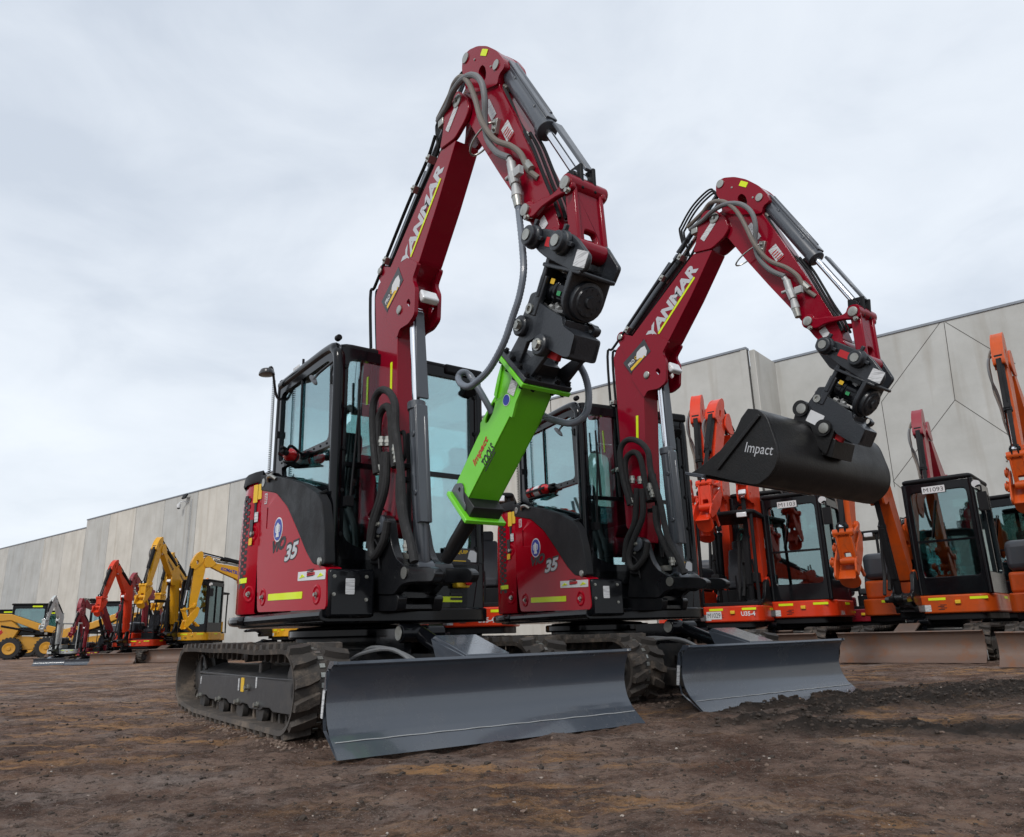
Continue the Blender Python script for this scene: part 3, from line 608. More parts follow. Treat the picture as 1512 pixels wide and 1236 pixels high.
mb.side([(earc.x-.05, earc.z), (earc.x-.02, earc.z+.045), (e2.x+.12, e2.z+.1), (e2.x, e2.z-.16)], .20, .165); mb.side([(earc.x-.05, earc.z), (earc.x-.02, earc.z+.045), (e2.x+.12, e2.z+.1), (e2.x, e2.z-.16)], .055, .02)
mb.obj('boom_bracket', 'boomred', boom, bevel=.006)
mb = MB()
for px, py, r in ((677, 150, .042), (591.5, 458, .03), (563, 401, .026)):
    c = U.R(px, py, .2); mb.lathe((c.x, -.207, c.z), RN, [(0, 0), (0, r), (.008, r), (.012, r*.8), (.012, 0)], 24)
mb.bolt((armp.x, -.222, armp.z), RN, .01, .01); mb.obj('pin_cap', 'zinc', boom)
c = U.F(621, 436, U.R(612, 436, .2).x+.02); c = U.R(613, 436, .2)
mb = MB(); mb.box((c.x+.015, -CR, c.z), (.05, .12, .085), Matrix.Rotation(-.5, 3, 'Y')); wl_ = mb.obj('boom_lamp', 'lens', boom, bevel=.012)
# lettering on the boom
a, b = U.R(597, 400, .205), U.R(656, 246, .205); X = (b-a).normalized(); Y = RN.cross(X)
a -= X*.0
text('boom_lettering', 'YANMAR', (b-a).length*.97, .10, 'silver', V((a.x, -.1955, a.z))+X*.02+Y*.016, X, RN, boom, bold=.05, shear=.12)
a, b = U.R(606.5, 380, .2), U.R(651, 264, .2); a.y = b.y = -.1955; mb = MB(); plate(mb, a, b-a, RN, (b-a).length, .018, r=.004)
a = U.R(576.5, 578, .2); b = U.R(576, 537, .2); a.y = -.1955; mb.side(rrect(a.x-.012, a.x+.012, a.z, a.z+.20, .004), .1945, .198); mb.obj('reflective_tape', 'hivis', boom)
q = [U.R(x, y, .2) for x, y in ((565, 446), (573, 461), (597, 414), (590, 395))]
mb = MB(); mb.side([(p.x, p.z) for p in q], .2065, .2095); mb.obj('dealer_sticker', 'navy', boom)
X = (q[2]-q[1]); X.y = 0; X.normalize(); Y = RN.cross(X); L_ = (q[2]-q[1]).length
text('sticker_lettering', 'PRO', L_*.28, .035, 'white', V((q[1].x, -.2097, q[1].z))+X*.02+Y*.05, X, RN, boom, bold=.03); text('sticker_lettering', 'QUIP', L_*.3, .035, 'sticky', V((q[1].x, -.2097, q[1].z))+X*(.03+L_*.28)+Y*.05, X, RN, boom, bold=.03)
mb = MB(); plate(mb, V((q[1].x, -.2097, q[1].z))+X*.02+Y*.008, X, RN, L_*.66, .026, .001); mb.obj('number_strip', 'sticky', boom)
mb = MB(); mb.poly([(u, v) for u, v in bear], lambda u, v, w: V((q[2].x, -.2097-w, q[2].z))+X*(u*.13-.15)+Y*(v*.10-.0), 0, .0015); mb.obj('sticker_emblem', 'white', boom)
a = U.R(664, 196, .2); X2 = (U.R(677, 150, .2)-U.R(652, 215, .2)); X2.y = 0; mb = MB(); plate(mb, V((a.x, -.207, a.z)), X2, RN, .16, .05); mb.obj('warning_label', 'printed', boom)
# steel lines and clamps up the back of the boom
mb = MB()
for k, (dx, dy) in enumerate(((-9, 0), (-5, 1), (-1.5, 2))):
    R_ = .215-.02*k if False else .19-.03*k
    pts = [U.R(563+dx, 690, .2), U.R(557+dx*.9, 560, .2), U.R(554+dx*.8, 440, .2), U.R(560+dx*.8, 425, .2), U.R(574+dx, 395, .2), U.R(612+dx, 300, .2), U.R(640+dx, 236, .2), U.R(652+dx, 200, .2)]
    for p in pts: p.y = -(.20-.028*k)
    mb.tube(pts, .011, 8, 4)
mb.obj('hydraulic_pipe', 'matt', boom)
mb = MB()
for px, py in ((559, 640), (556, 520), (576, 385), (618, 280), (640, 235)):
    c = U.R(px-5, py, .2); mb.box((c.x, -.18, c.z), (.05, .08, .035), Matrix.Rotation(-.9 if py < 420 else 0, 3, 'Y')); mb.bolt((c.x, -.22, c.z), RN, .009, .012)
c = U.R(653, 182, .2); mb.box((c.x, -.19, c.z), (.06, .05, .05)); mb.obj('pipe_clamp', 'zinc', boom, bevel=.004)
# ---- cylinders
def cylinder(pa, la, pb, lb, frac, rb, rr, guard, nm, mat='grey', gside=1, seam=True, rodg=False, gy=0, go=0):
    """barrel from pa (on link la), rod to pb (on link lb)"""
    d = (pb-pa).normalized(); n = V((-d.z, 0, d.x))*gside; L_ = (pb-pa).length
    mb = MB(); mb.cyl((pa.x, pa.y-.055, pa.z), (pa.x, pa.y+.055, pa.z), rb*1.15, n=20); mb.lathe(pa, d, [(0, rb*.7), (.05, rb), (L_*frac-.05, rb), (L_*frac-.05, rb*1.18), (L_*frac, rb*1.18), (L_*frac+.01, rr*1.3)], 22)
    br = mb.obj(nm+'_cylinder', 'grey' if mat is None else mat, hero, ('c', la, pa.copy(), lb, pb.copy(), 0), bevel=.003)
    if guard:
        mb = MB(); A = pa+d*(L_*guard[0]); w = guard[2]
        o = [(0, -w*.62), (0, w*.62), (L_*(guard[1]-guard[0]), w*.62), (L_*(guard[1]-guard[0]), -w*.62)]
        mb.poly(o, lambda u, v, q: A+d*u+LY*v+n*(rb*1.05+q), 0, .014)
        for s in (-1, 1): mb.poly([(0, 0), (L_*(guard[1]-guard[0]), 0), (L_*(guard[1]-guard[0]), -rb*1.1), (0, -rb*1.1)], lambda u, v, q: A+d*u+LY*(s*(w*.62-q))+n*(rb*1.05+v), 0, .010)
        for t in (.25, .75): mb.cyl(A+d*(L_*(guard[1]-guard[0])*t)+LY*w*.75+n*(rb*.5), A+d*(L_*(guard[1]-guard[0])*t)-LY*w*.75+n*(rb*.5), .018, n=10)
        mb.cyl(A+LY*.02-n*0+n*(rb*1.25), A+LY*.02+d*(L_*(guard[1]-guard[0])*.9)+n*(rb*1.25), .012, n=8)
        mb.obj('cylinder_guard', 'grey', br, bevel=.004)
    mb = MB(); mb.cyl(pb-d*(L_*(1-frac)+.08), pb-d*.06, rr, n=18); mb.cyl((pb.x, pb.y-.05, pb.z), (pb.x, pb.y+.05, pb.z), rr*1.6, n=18); rd = mb.obj(nm+'_rod', 'chrome', hero, ('c', la, pa.copy(), lb, pb.copy(), 1))
    if rodg:
        mb = MB(); A = pb-d*(L_*(1-frac)*.97); ln = L_*(1-frac)*.95
        mb.poly([(0, -rodg), (0, rodg), (ln, rodg*.8), (ln, -rodg*.8)], lambda u, v, q: A+d*u+LY*(v+gy)+n*(rr*1.2+go+q), .0, .018); mb.obj('rod_guard', 'grey', rd, bevel=.004)
    return br
bcyl0 = V((bp.x+.0, -CR, bp.z+.02)); bcyl1 = U.R(619, 463, CR)
bcyl0.y = bcyl1.y = -.155
cylinder(bcyl0, 'swing', bcyl1, 'boom', .62, .048, .026, (.16, .60, .066), 'boom', gside=-1, rodg=.04, gy=.022)
acyl0 = V((earc.x-.01, -CR, earc.z+.01)); ahp = U.R(688, 86, .2); acyl1 = V((ahp.x, -CR, ahp.z))
cylinder(acyl0, 'boom', acyl1, 'arm', .56, .048, .026, (.05, .5, .06), 'arm', gside=1, rodg=.045)
b0 = U.R(733, 96, .18); kcyl0 = V((b0.x, -CR, b0.z)); b1 = U.R(*z3(980, 668), CR); kcyl1 = V((b1.x, -CR, b1.z))
cylinder(kcyl0, 'arm', kcyl1, 'link', .60, .05, .022, (.03, .58, .056), 'bucket', gside=1, rodg=.03, gy=.02, go=.02)
# ---- arm
ao = U.PR(zm(z3, (440, 165), (444, 112), (468, 76), (510, 58), (552, 57), (595, 78), (625, 115), (632, 150), (606, 185), (598, 228), (614, 262), (655, 345), (720, 485), (790, 635), (850, 780), (876, 890), (810, 925), (768, 908), (735, 850), (690, 770), (600, 635), (525, 515), (470, 415), (425, 345), (408, 312), (420, 282), (452, 262), (456, 205)), .19)
ah = U.PR(zm(z3, (515, 165), (530, 140), (545, 150), (550, 180), (545, 212), (528, 215), (515, 195)), .19)
mb = MB(); mb.side(rpoly(ao, .03), .175, .045, [rpoly(ah, .03)]); arm = mb.obj('arm', 'boomred', hero, 'arm', bevel=.007)
mb = MB()   # raised side plates at the arm's head
hp = rpoly(U.PR(zm(z3, (438, 168), (442, 110), (468, 74), (510, 55), (552, 55), (597, 76), (628, 115), (634, 152), (607, 185), (600, 228), (588, 235), (520, 262), (455, 270), (452, 205)), .19), .03)
mb.side(hp, .19, .17, [rpoly(ah, .03)]); mb.side(hp, .05, .03, [rpoly(ah, .03)])
mb.cyl((linkp.x, -.21, linkp.z), (linkp.x, -.01, linkp.z), .05, n=20); mb.cyl((tip.x+.03, -.2, tip.z), (tip.x+.03, -.02, tip.z), .06, n=20)
mb.obj('arm_head_plate', 'boomred', arm, bevel=.005)
mb = MB()
for px, py, r in ((688, 86, .033), (733, 96, .03)): c = U.R(px, py, .19); mb.lathe((c.x, -.19, c.z), RN, [(0, 0), (0, r), (.008, r), (.01, r*.7), (.01, 0)], 22)
for px, py in ((498, 118), (572, 150)): c = U.R(*z3(px, py), .19); mb.bolt((c.x, -.19, c.z), RN, .006, .006)
mb.obj('pin_cap', 'zinc', arm)
mb = MB()
for (p, w, h, ang) in ((z3(524, 100), .075, .04, 1), (z3(487, 376), .11, .034, None), (z3(714, 770), .1, .03, None)):
    c = U.R(*p, .19); X = V((.42, 0, -.9))
    if ang: X = U.R(718, 79, .19)-U.R(706, 78, .19); plate(mb, V((c.x, -.1905 if p == z3(524, 100) else -.1755, c.z)), X, RN, w, h)
mb.obj('reflective_tape', 'hivis', arm)
mb = MB()
for p, w, h in ((z3(620, 440), .12, .07), (z3(545, 330), .16, .05), (z3(790, 862), .07, .05)):
    c = U.R(*p, .175); plate(mb, V((c.x, -.1755, c.z)), V((.42, 0, -.9)), RN, w, h)
mb.obj('warning_label', 'printed', arm)
mb = MB(); c = U.R(*z3(628, 452), .175); [plate(mb, V((c.x+.004+.004*j, -.179, c.z-.01-.012*j*0))+V((.42, 0, -.9))*.02*j, V((.42, 0, -.9)), RN, .008, .05, .001) for j in range(5)]; mb.obj('label_print', 'redink', arm)
# arm pipes and hoses
mb = MB()
for k in range(3):
    pts = [U.R(*z3(x+k*7, y-k*2), .19) for x, y in ((700, 455), (735, 520), (770, 610), (800, 690), (835, 770), (860, 850))]
    for p in pts: p.y = -(.17-.03*k); p.x += .02; p.z += .01
    mb.tube(pts, .009, 8, 4)
mb.obj('hydraulic_pipe', 'matt', arm)
mb = MB()
for k, dx in enumerate((0, 16)):
    pts = [U.R(*z3(x+dx, y), CR+.03-.05*k) for x, y in ((608, 200), (630, 250), (665, 330), (695, 400), (728, 462))]; mb.tube(pts, .017, 8, 5)
mb.obj('sleeved_hose', 'sleeve', arm)
mb = MB()
for x, y in ((632, 235), (705, 425), (728, 455), (690, 430)): c = U.R(*z3(x, y), .13); mb.cyl(c, c+V((.03, 0, -.05)), .018, n=10); mb.cyl(c+V((.01, 0, -.017)), c+V((.02, 0, -.034)), .022, n=6)
mb.obj('hose_fitting', 'zinc', arm)
def hose(nm, pts, r, mat='hose', link='arm', par=hero, ridge=0, sub=7): mb = MB(); mb.tube(pts, r, 10, sub, ridge); return mb.obj(nm, mat, par, link if par is hero else None)
ha = hose('boom_hose', [U.R(*z3(x, y), r) for x, y, r in ((330, 400, .2), (372, 330, .22), (398, 265, .25), (440, 208, .27), (490, 188, .28), (528, 222, .28), (543, 300, .27), (543, 400, .25), (556, 480, .24), (598, 540, .23), (655, 566, .22))], .0185)
hb = hose('boom_hose', [U.R(*z3(x, y), r) for x, y, r in ((330, 390, .18), (380, 290, .2), (405, 225, .22), (436, 196, .26), (470, 225, .28), (500, 300, .28), (525, 390, .28), (560, 450, .26), (600, 490, .24), (662, 512, .22), (705, 545, .21), (728, 590, .2), (745, 625, .19), (790, 660, .17))], .0165)
hb.data.materials[0] = paint('brown_grey_hose', (.16, .14, .12), .6, 0, dirt=.3)
for o in (0, 1, 2):
    hose('thin_hose', [U.R(*z3(x+o*9, y), .16-.05*o) for x, y in ((335, 560), (322, 440), (330, 400), (368, 300), (410, 220), (448, 170), (470, 200), (560+o*12, 240))], .008, 'matt')
c = U.R(*z3(545, 462), .2); mb = MB(); mb.tube([V((c.x+math.cos(t)*.115-.02, -.2-.05*math.sin(t), c.z-.015+.04*math.cos(t))) for t in [k*PI/6 for k in range(13)]], .006, 6, 3); mb.obj('hose_guide_ring', 'zinc', arm)
c = U.R(*z3(597, 428), .18); mb = MB(); mb.box((c.x, -.185, c.z), (.05, .03, .09), Matrix.Rotation(.3, 3, 'Y')); mb.bolt((c.x, -.2, c.z+.02), RN, .01, .012); mb.bolt((c.x, -.2, c.z-.02), RN, .01, .012); mb.obj('guide_bracket', 'zinc', arm, bevel=.005)
pv = [U.R(*z3(x, y), .215) for x, y in ((650, 566), (664, 590), (672, 640), (684, 690), (690, 745), (697, 790))]
mb = MB(); mb.cyl(pv[0], pv[1], .018, n=12); mb.cyl(pv[1], pv[2], .026, n=12); mb.cyl(pv[2], pv[3], .03, n=8); mb.cyl(pv[3], pv[4], .022, .03, n=14); mb.box(U.R(*z3(697, 628), .24), (.05, .03, .05)); mb.cyl(pv[2]-V((.06, 0, 0)), pv[2]+V((.02, 0, 0)), .012); mb.obj('stop_valve', 'galv', arm, bevel=.002)
mb = MB(); mb.cyl(pv[4], pv[5], .027, .022, n=14); c = U.R(*z3(735, 590), .19); mb.cyl(c, c+V((.04, 0, -.06)), .022, n=8); c = U.R(*z3(430, 365), .2); mb.obj('valve_coupling', 'zinc', arm)
# ---- bucket links
lo = U.PR(zm(z3, (735, 770), (765, 778), (800, 752), (850, 735), (885, 700), (890, 660), (915, 648), (942, 665), (945, 700), (915, 725), (870, 745), (800, 795), (765, 838), (735, 842), (712, 820), (712, 790)), .22)
lo = rpoly(lo, .03)
mb = MB(); mb.side(lo, .225, .195); mb.side(lo, .03, .0); lk = mb.obj('link_arm', 'boomred', hero, 'link', bevel=.007)
lt = U.R(*z3(915, 680), .22)
mb = MB(); mb.cyl((lt.x, -.225, lt.z), (lt.x, -.16, lt.z), .046, n=20); mb.obj('link_tube', 'boomred', lk)
mb = MB()
for p in (z3(730, 805), z3(913, 680)): c = U.R(*p, .225); mb.lathe((c.x, -.226, c.z), RN, [(0, 0), (0, .032), (.012, .032), (.014, .026), (.014, 0)], 20)
for p in (z3(740, 840), z3(925, 716)): c = U.R(*p, .225); mb.bolt((c.x, -.226, c.z), RN, .012, .02)
mb.obj('pin_cap', 'zinc', lk)
mb = MB(); mb.bx(kcyl1.x-.05, kcyl1.x+.06, -CR-.05, -CR-.03, kcyl1.z-.09, kcyl1.z+.05); mb.bx(kcyl1.x-.05, kcyl1.x+.06, -CR+.03, -CR+.05, kcyl1.z-.09, kcyl1.z+.05); mb.cyl((kcyl1.x, -CR-.07, kcyl1.z), (kcyl1.x, -CR+.07, kcyl1.z), .03); mb.obj('rod_clevis', 'matt', lk, bevel=.006)
hb_ = U.R(*z4(438, 187), .27); hpin = V((hb_.x, -CR, hb_.z)); lpin = V((lt.x, -CR, lt.z))
d = (hpin-lpin).normalized(); n = V((d.z, 0, -d.x)); L_ = (hpin-lpin).length
mb = MB()
mb.poly([(.0, -.095), (L_, -.09), (L_, .09), (.0, .095)], lambda u, v, w: lpin+d*u+LY*v+n*w, -.02, .02, [rpoly([(L_*.70, -.04), (L_*.90, -.04), (L_*.90, .04), (L_*.70, .04)], .02)])
for s in (-1, 1): mb.poly([(0, -.035), (L_, -.035), (L_, .035), (0, .035)], lambda u, v, w: lpin+d*u+n*v+LY*(s*(.095-w)), 0, .026)
mb.cyl(lpin-LY*.10, lpin+LY*.125, .045, n=20); mb.cyl(hpin-LY*.10, hpin+LY*.10, .05, n=20)
mb.obj('tipping_link', 'boomred', hero, ('c', 'hitch', hpin.copy(), 'link', lpin.copy(), 0), bevel=.008)
# ---- tilting hitch
ho = U.PR(zm(z4, (222, 165), (235, 115), (290, 80), (500, 120), (538, 152), (622, 268), (612, 330), (585, 385), (500, 385), (420, 345), (318, 290), (262, 245), (225, 200)), .27)
hl = U.PR(zm(z4, (330, 120), (640, 170), (700, 190), (735, 210), (825, 355), (772, 482), (600, 470), (400, 400), (300, 250)), .04)
mb = MB(); mb.side(rpoly(ho, .02), .275, .25); mb.side(rpoly(hl, .02), .04, .015)
dd = V((hpin.x-tip.x, 0, hpin.z-tip.z)).normalized(); pp = V((dd.z, 0, -dd.x)); 
def H(u, v, R=CR): return V((tip.x, 0, tip.z))+dd*u+pp*v+V((0, -R, 0))   # hitch plane: u along the pins, v downwards
hrot = Matrix((dd, LY, -pp)).transposed()
mb.box(H(.27, .112, .165), (.30, .22, .02), hrot); mb.box(H(.13, .17, .15), (.03, .22, .20), hrot); mb.box(H(.13, .26, .24), (.05, .03, .20), hrot); mb.box(H(.13, .26, .06), (.05, .03, .20), hrot)
epl = [(.12*math.cos(t), .225+.105*math.sin(t)) for t in [rad(k*15) for k in range(13)]]+[(-.12, .11), (.12, .11)]
mb.poly(epl, lambda u, v, w: H(w, v, .155+u), .335, .365)
hit = mb.obj('tilt_hitch', 'hitch', hero, 'hitch', bevel=.007)
mb = MB()
for c in (H(0, 0, .275), H(.245, 0, .275)): mb.lathe(c, RN, [(0, .0), (0, .06), (.02, .06), (.03, .05), (.05, .05), (.055, .044), (.055, 0)], 22); 
for c in (H(0, 0, .29), H(.245, 0, .29)): mb.box(c+pp*-.07, (.022, .02, .03), hrot); mb.box(c+dd*.07, (.03, .02, .022), hrot)
mb.obj('pin_boss', 'hitch', hit, bevel=.004)
mb = MB()
for c in (H(0, 0, .33), H(.245, 0, .33)): mb.cyl(c, c+RN*.006, .028, n=20)
mb.obj('pin_cap', 'zinc', hit)
act = H(.19, .30); 
mb = MB(); mb.lathe(H(.10, .215, .155), dd, [(0, .03), (0, .08), (.03, .085), (.05, .074), (.10, .074), (.105, .082), (.125, .082), (.13, .074), (.20, .074), (.21, .085), (.25, .085), (.25, .03)], 30)
mb.box(H(.22, .135, .16), (.14, .07, .04), hrot); mb.obj('tilt_actuator', 'black', hit, bevel=.003)
mb = MB(); mb.lathe(H(.36, .225, .155), dd, [(0, .05), (0, .090), (.02, .092), (.03, .088), (.034, .072), (.042, .068), (.044, .03), (.055, .026), (.055, .0)], 36)
for k in range(10): a = 2*PI*k/10; mb.bolt(H(.40, .225+.058*math.cos(a), .155+.058*math.sin(a)), dd, .006, .006)
mb.obj('actuator_flange', 'hitch', hit)
mb = MB(); plate(mb, H(.17, .19, .232), dd, RN, .032, .026); c = mb.obj('yellow_label', 'sticky', hit)
mb = MB(); plate(mb, H(.245, .235, .232), dd, RN, .028, .022); mb.obj('green_label', 'green2', hit)
mb = MB(); plate(mb, H(.10, .03, .276), dd, RN, .10, .045); mb.obj('red_nameplate', 'redink', hit)
mb = MB(); plate(mb, H(.36, .09, .276), dd, RN, .085, .075); mb.obj('white_label', 'printed', hit)
lowo = [(-.17, .30), (-.02, .27), (.02, .40), (.20, .43), (.28, .37), (.36, .40), (.44, .43), (.43, .60), (.25, .62), (.16, .58), (.02, .60), (-.14, .56), (-.20, .45)]
mb = MB()
lf_ = lambda u, v, w: H(u, v, w)
LO = [(H(0, 0), None)]
pxlow = zm(z4, (208, 540), (262, 520), (262, 600), (400, 690), (425, 700), (430, 765), (515, 828), (475, 985), (435, 985), (330, 930), (270, 830), (180, 880), (110, 830), (150, 700), (190, 600))
lowp = rpoly(U.PR(pxlow, .25), .015)
mb.side(lowp, .25, .225); mb.side(lowp, .115, .09)
fx = [U.R(*z4(x, y), .25) for x, y in ((430, 765), (515, 828), (475, 985))]
mb.quadgrid([[V((fx[0].x, -.25, fx[0].z)), V((fx[0].x, -.10, fx[0].z))], [V((fx[1].x, -.25, fx[1].z)), V((fx[1].x, -.10, fx[1].z))], [V((fx[2].x, -.25, fx[2].z)), V((fx[2].x, -.10, fx[2].z))]])
mb.box(H(.23, .345, .17), (.30, .14, .03), hrot); mb.box(H(.11, .33, .17), (.04, .14, .12), hrot); fl = U.R(*z4(560, 760), .08)
lug = rpoly(U.PR(zm(z4, (430, 720), (540, 705), (640, 760), (675, 790), (655, 835), (610, 850), (520, 825), (430, 770)), .08), .015); lh = U.R(*z4(635, 790), .08)
mb.side(lug, .09, .05, [circ(lh.x, lh.z, .022, 12)])
low_o = mb.obj('coupler_frame', 'hitch', hit, bevel=.006)
mb = MB(); 
for q_ in (z4(205, 648),): c = U.R(*q_, .25); mb.lathe((c.x, -.25, c.z), RN, [(0, 0), (0, .026), (.012, .026), (.012, .014), (.004, .012), (.004, 0)], 18)
mb.obj('lock_pin', 'zinc', low_o if False else hit)
mb = MB()
for k in range(3): mb.tube([U.R(*z4(x, y+k*10), .2-.03*k) for x, y in ((262, 598), (300, 620), (350, 660), (440, 672))], .010, 7, 4)
mb.obj('hitch_hose', 'hose', hit)
mb = MB()
for x, y in ((268, 600), (290, 615), (350, 632), (385, 610), (395, 640), (415, 365), (440, 378), (470, 455)): c = U.R(*z4(x, y), .19); mb.cyl(c, c+V((.03, -.01, -.02)), .014, n=6)
mb.obj('hose_fitting', 'galv', hit)
mb = MB(); p0, p1, p2 = (U.R(*z4(x, y), .1) for x, y in ((500, 960), (560, 950), (580, 880))); mb.box(p1, (.04, .14, .04), hrot); mb.box(U.R(*z4(375, 975), .2), (.08, .03, .04), hrot); mb.obj('lock_jaw', 'redink', hit, bevel=.005)
# sleeved hoses looping at the boom foot
for pts, r in (([(556, 700), (551, 650), (551, 600), (560, 578), (573, 578), (583, 596), (584, 630), (588, 664), (592, 700), (596, 760), (606, 800), (612, 830)], .3), ([(562, 690), (558, 650), (560, 615), (570, 600), (577, 612), (580, 660), (583, 690)], .27), ([(572, 668), (569, 720), (556, 765), (548, 800), (552, 822), (566, 800), (572, 770)], .30), ([(568, 668), (562, 730), (550, 770), (545, 810)], .28), ([(590, 700), (590, 740), (600, 790), (607, 815)], .26)):
    hose('sleeved_hose', [U.R(x, y, r) for x, y in pts], .024, 'sleeve', 'swing', sub=6)
mb = MB()
for x, y in ((564, 652), (573, 652), (584, 664), (586, 676), (601, 806), (560, 694)):
    c = U.R(x, y, .28); mb.cyl(c+V((0, 0, .03)), c-V((0, 0, .03)), .021, n=12); mb.cyl(c+V((0, 0, .008)), c-V((0, 0, .01)), .027, n=6)
mb.obj('hose_fitting', 'zinc', hero, 'swing')
mb = MB(); mb.tube([U.R(x, y, .16) for x, y in ((592, 640), (596, 638), (598, 650), (598, 672), (594, 680), (586, 676))], .013, 8, 4); c = U.R(597, 690, .18); mb.box(c, (.10, .05, .03)); mb.box(c-V((0, 0, .08)), (.08, .05, .03)); mb.cyl(U.R(604, 640, .16), U.R(604, 800, .16), .016); mb.obj('hose_manifold', 'matt', hero, 'swing', bevel=.004)
mb = MB(); mb.tube([U.R(x, y, .29) for x, y in ((553, 797), (558, 806), (559, 822), (560, 840))], .006, 6, 4); mb.cyl(U.R(550, 829, .29), U.R(562, 829, .27), .02); mb.obj('grease_line', 'matt', hero, 'swing')
# ================================================================= posing and copying machines
def about(m, p): return Matrix.Translation(p) @ m @ Matrix.Translation(-V(p))
def ry(a): return Matrix.Rotation(-a, 4, 'Y')
def pose(root, dup=0, sw=0, b=0, ar=0, li=0, hi=0, off=(0, 0, 0)):
    L = {'under': Matrix.Identity(4)}
    L['upper'] = Matrix.Rotation(dup, 4, 'Z')
    L['swing'] = L['upper'] @ Matrix.Translation(off) @ about(Matrix.Rotation(sw, 4, 'Z'), V((.4, -CR, 0)))
    L['boom'] = L['swing'] @ about(ry(b), foot); L['arm'] = L['boom'] @ about(ry(ar), armp)
    L['link'] = L['arm'] @ about(ry(li), linkp); L['hitch'] = L['arm'] @ about(ry(hi), tip)
    for c in root.children:
        k = LINK.get(c.name)
        if k is None: continue
        if isinstance(k, str): c.matrix_local = L[k]; continue
        _, la, pa, lb, pb, end = k
        q = L[la].inverted() @ (L[lb] @ pb)
        a0 = math.atan2(pb.z-pa.z, pb.x-pa.x); a1 = math.atan2(q.z-pa.z, q.x-pa.x); Rm = ry(a1-a0)
        c.matrix_local = L[la] @ (about(Rm, pa) if end == 0 else Matrix.Translation(q) @ Rm @ Matrix.Translation(-pb))
    return L
def copy_part(o, parent, swap, skip=()):
    c = o.copy(); COL.objects.link(c); c.parent = parent
    if o.name in LINK: LINK[c.name] = LINK[o.name]
    for i, s in enumerate(c.material_slots):
        m = s.material
        if m in swap: s.link = 'OBJECT'; s.material = swap[m]
    for ch in o.children:
        if ch.name.split('.')[0] not in skip: copy_part(ch, c, swap, skip)
    return c
def mlist(**k): return {M[a]: M[b] for a, b in k.items()}
LH = pose(hero, .64-.61374)
# ---- the lime green breaker
def hammer_frame():
    return G.m @ LH['hitch']
HM = thing('hydraulic_breaker', 'lime green box breaker with black chisel hanging from the arm of the nearer excavator', 'rock breaker')
HM.matrix_world = hammer_frame()
tb, tc_, bb, bc = (U.R(*z8_, .27) for z8_ in ((738.5, 522.7), (773.4, 565.4), (659, 731), (685.4, 772.4)))
def hz8(x, y): return (600+.2588*x, 480+.2588*y)
def rr_(pts, R): return U.PR([hz8(*p) for p in pts], R)
ax = V(((bb.x+bc.x-tb.x-tc_.x)/2, 0, (bb.z+bc.z-tb.z-tc_.z)/2)); AL = ax.length; ax.normalize(); px_ = V((-ax.z, 0, ax.x)); 
wdt = (tc_-tb); wdt.y = 0; TW = wdt.length; wx = wdt.normalized(); tn = V((wx.z, 0, -wx.x)); tn = tn if tn.dot(ax) > 0 else -tn
tcn = (tb+tc_)/2; tcn.y = -.13
mrot = Matrix((wx, LY, tn)).transposed()
mb = MB(); mb.box(tcn+tn*.012, (TW+.02, .30, .024), mrot); top = mb.obj('top_plate', 'green', HM, bevel=.004)
mb = MB(); mb.box(tcn-tn*.014, (TW+.01, .29, .026), mrot); mb.obj('bracket_base', 'hitch', HM, bevel=.004)
mb = MB()
for u in (-.45, -.15, .15, .45):
    for s in (-1, 1): p = tcn+wx*TW*u*.95+LY*s*.128; mb.bolt(p-tn*.027, -tn, .012, .02); mb.bolt(p+tn*.024, tn, .011, .016)
for v in (-.06, .06): p = tcn+wx*TW*.45+LY*v; mb.bolt(p-tn*.027, -tn, .012, .02); mb.bolt(p+tn*.024, tn, .011, .016)
mb.obj('plate_bolt', 'matt', HM)
e1, e2 = U.R(*z4(130, 765), .27), U.R(*z4(265, 900), .27)
mb = MB()
for R_ in (.225, .015):
    for e in (e1, e2):
        base = V((e.x, 0, e.z)); foot_ = tcn+wx*(TW*(-.28 if e is e1 else .18)); foot_.y = 0
        fx0, fx1 = foot_-wx*.055-tn*.02, foot_+wx*.055-tn*.02
        o = [(fx0.x, fx0.z), (fx1.x, fx1.z)]+[(base.x+.045*math.cos(t), base.z+.045*math.sin(t)) for t in [rad(-20+40*k) for k in range(6)]]
        mb.side(o, R_, R_-.022)
g0 = tcn-tn*.05; mb.box(g0, (TW*.5, .16, .07), mrot); mb.obj('bracket_ear', 'hitch', HM, bevel=.004)
mb = MB()
for e in (e1, e2): mb.lathe((e.x, -.26, e.z), RN, [(-.27, .0), (-.27, .035), (-.02, .035), (-.02, .052), (.012, .052), (.018, .045), (.018, 0)], 22)
mb.obj('pin_boss', 'hitch', HM)
mb = MB()
for e in (e1, e2): mb.bolt((e.x, -.278, e.z), RN, .022, .02)
mb.obj('pin_cap', 'zinc', HM)
body = rr_([(545, 212), (530, 300), (505, 405), (421, 560), (420, 610), (405, 640), (292, 885), (283, 915), (340, 1015), (590, 520), (665, 335)], .235)
BW0, BW1 = .235, .04
hs = rpoly(rr_([(495, 440), (506, 445), (492, 500), (462, 558), (446, 560), (452, 530), (478, 470)], .235), .015)
mb = MB(); mb.side(body, BW0, BW0-.012, [hs]); mb.side(body, BW1, BW1+.012)
n_ = len(body); F4 = body[8:11]   # the face turned forward, seen from below: from the shoe up to the plate
mb.quadgrid([[V((x, -BW0+.001, z)) for x, z in [body[8], body[9], body[10]]], [V((x, -BW1-.001, z)) for x, z in [body[8], body[9], body[10]]]])
mb.quadgrid([[V((x, -BW0+.001, z)) for x, z in body[:8]], [V((x, -BW1-.001, z)) for x, z in body[:8]]])
hbody = mb.obj('breaker_housing', 'green', HM, bevel=.008)
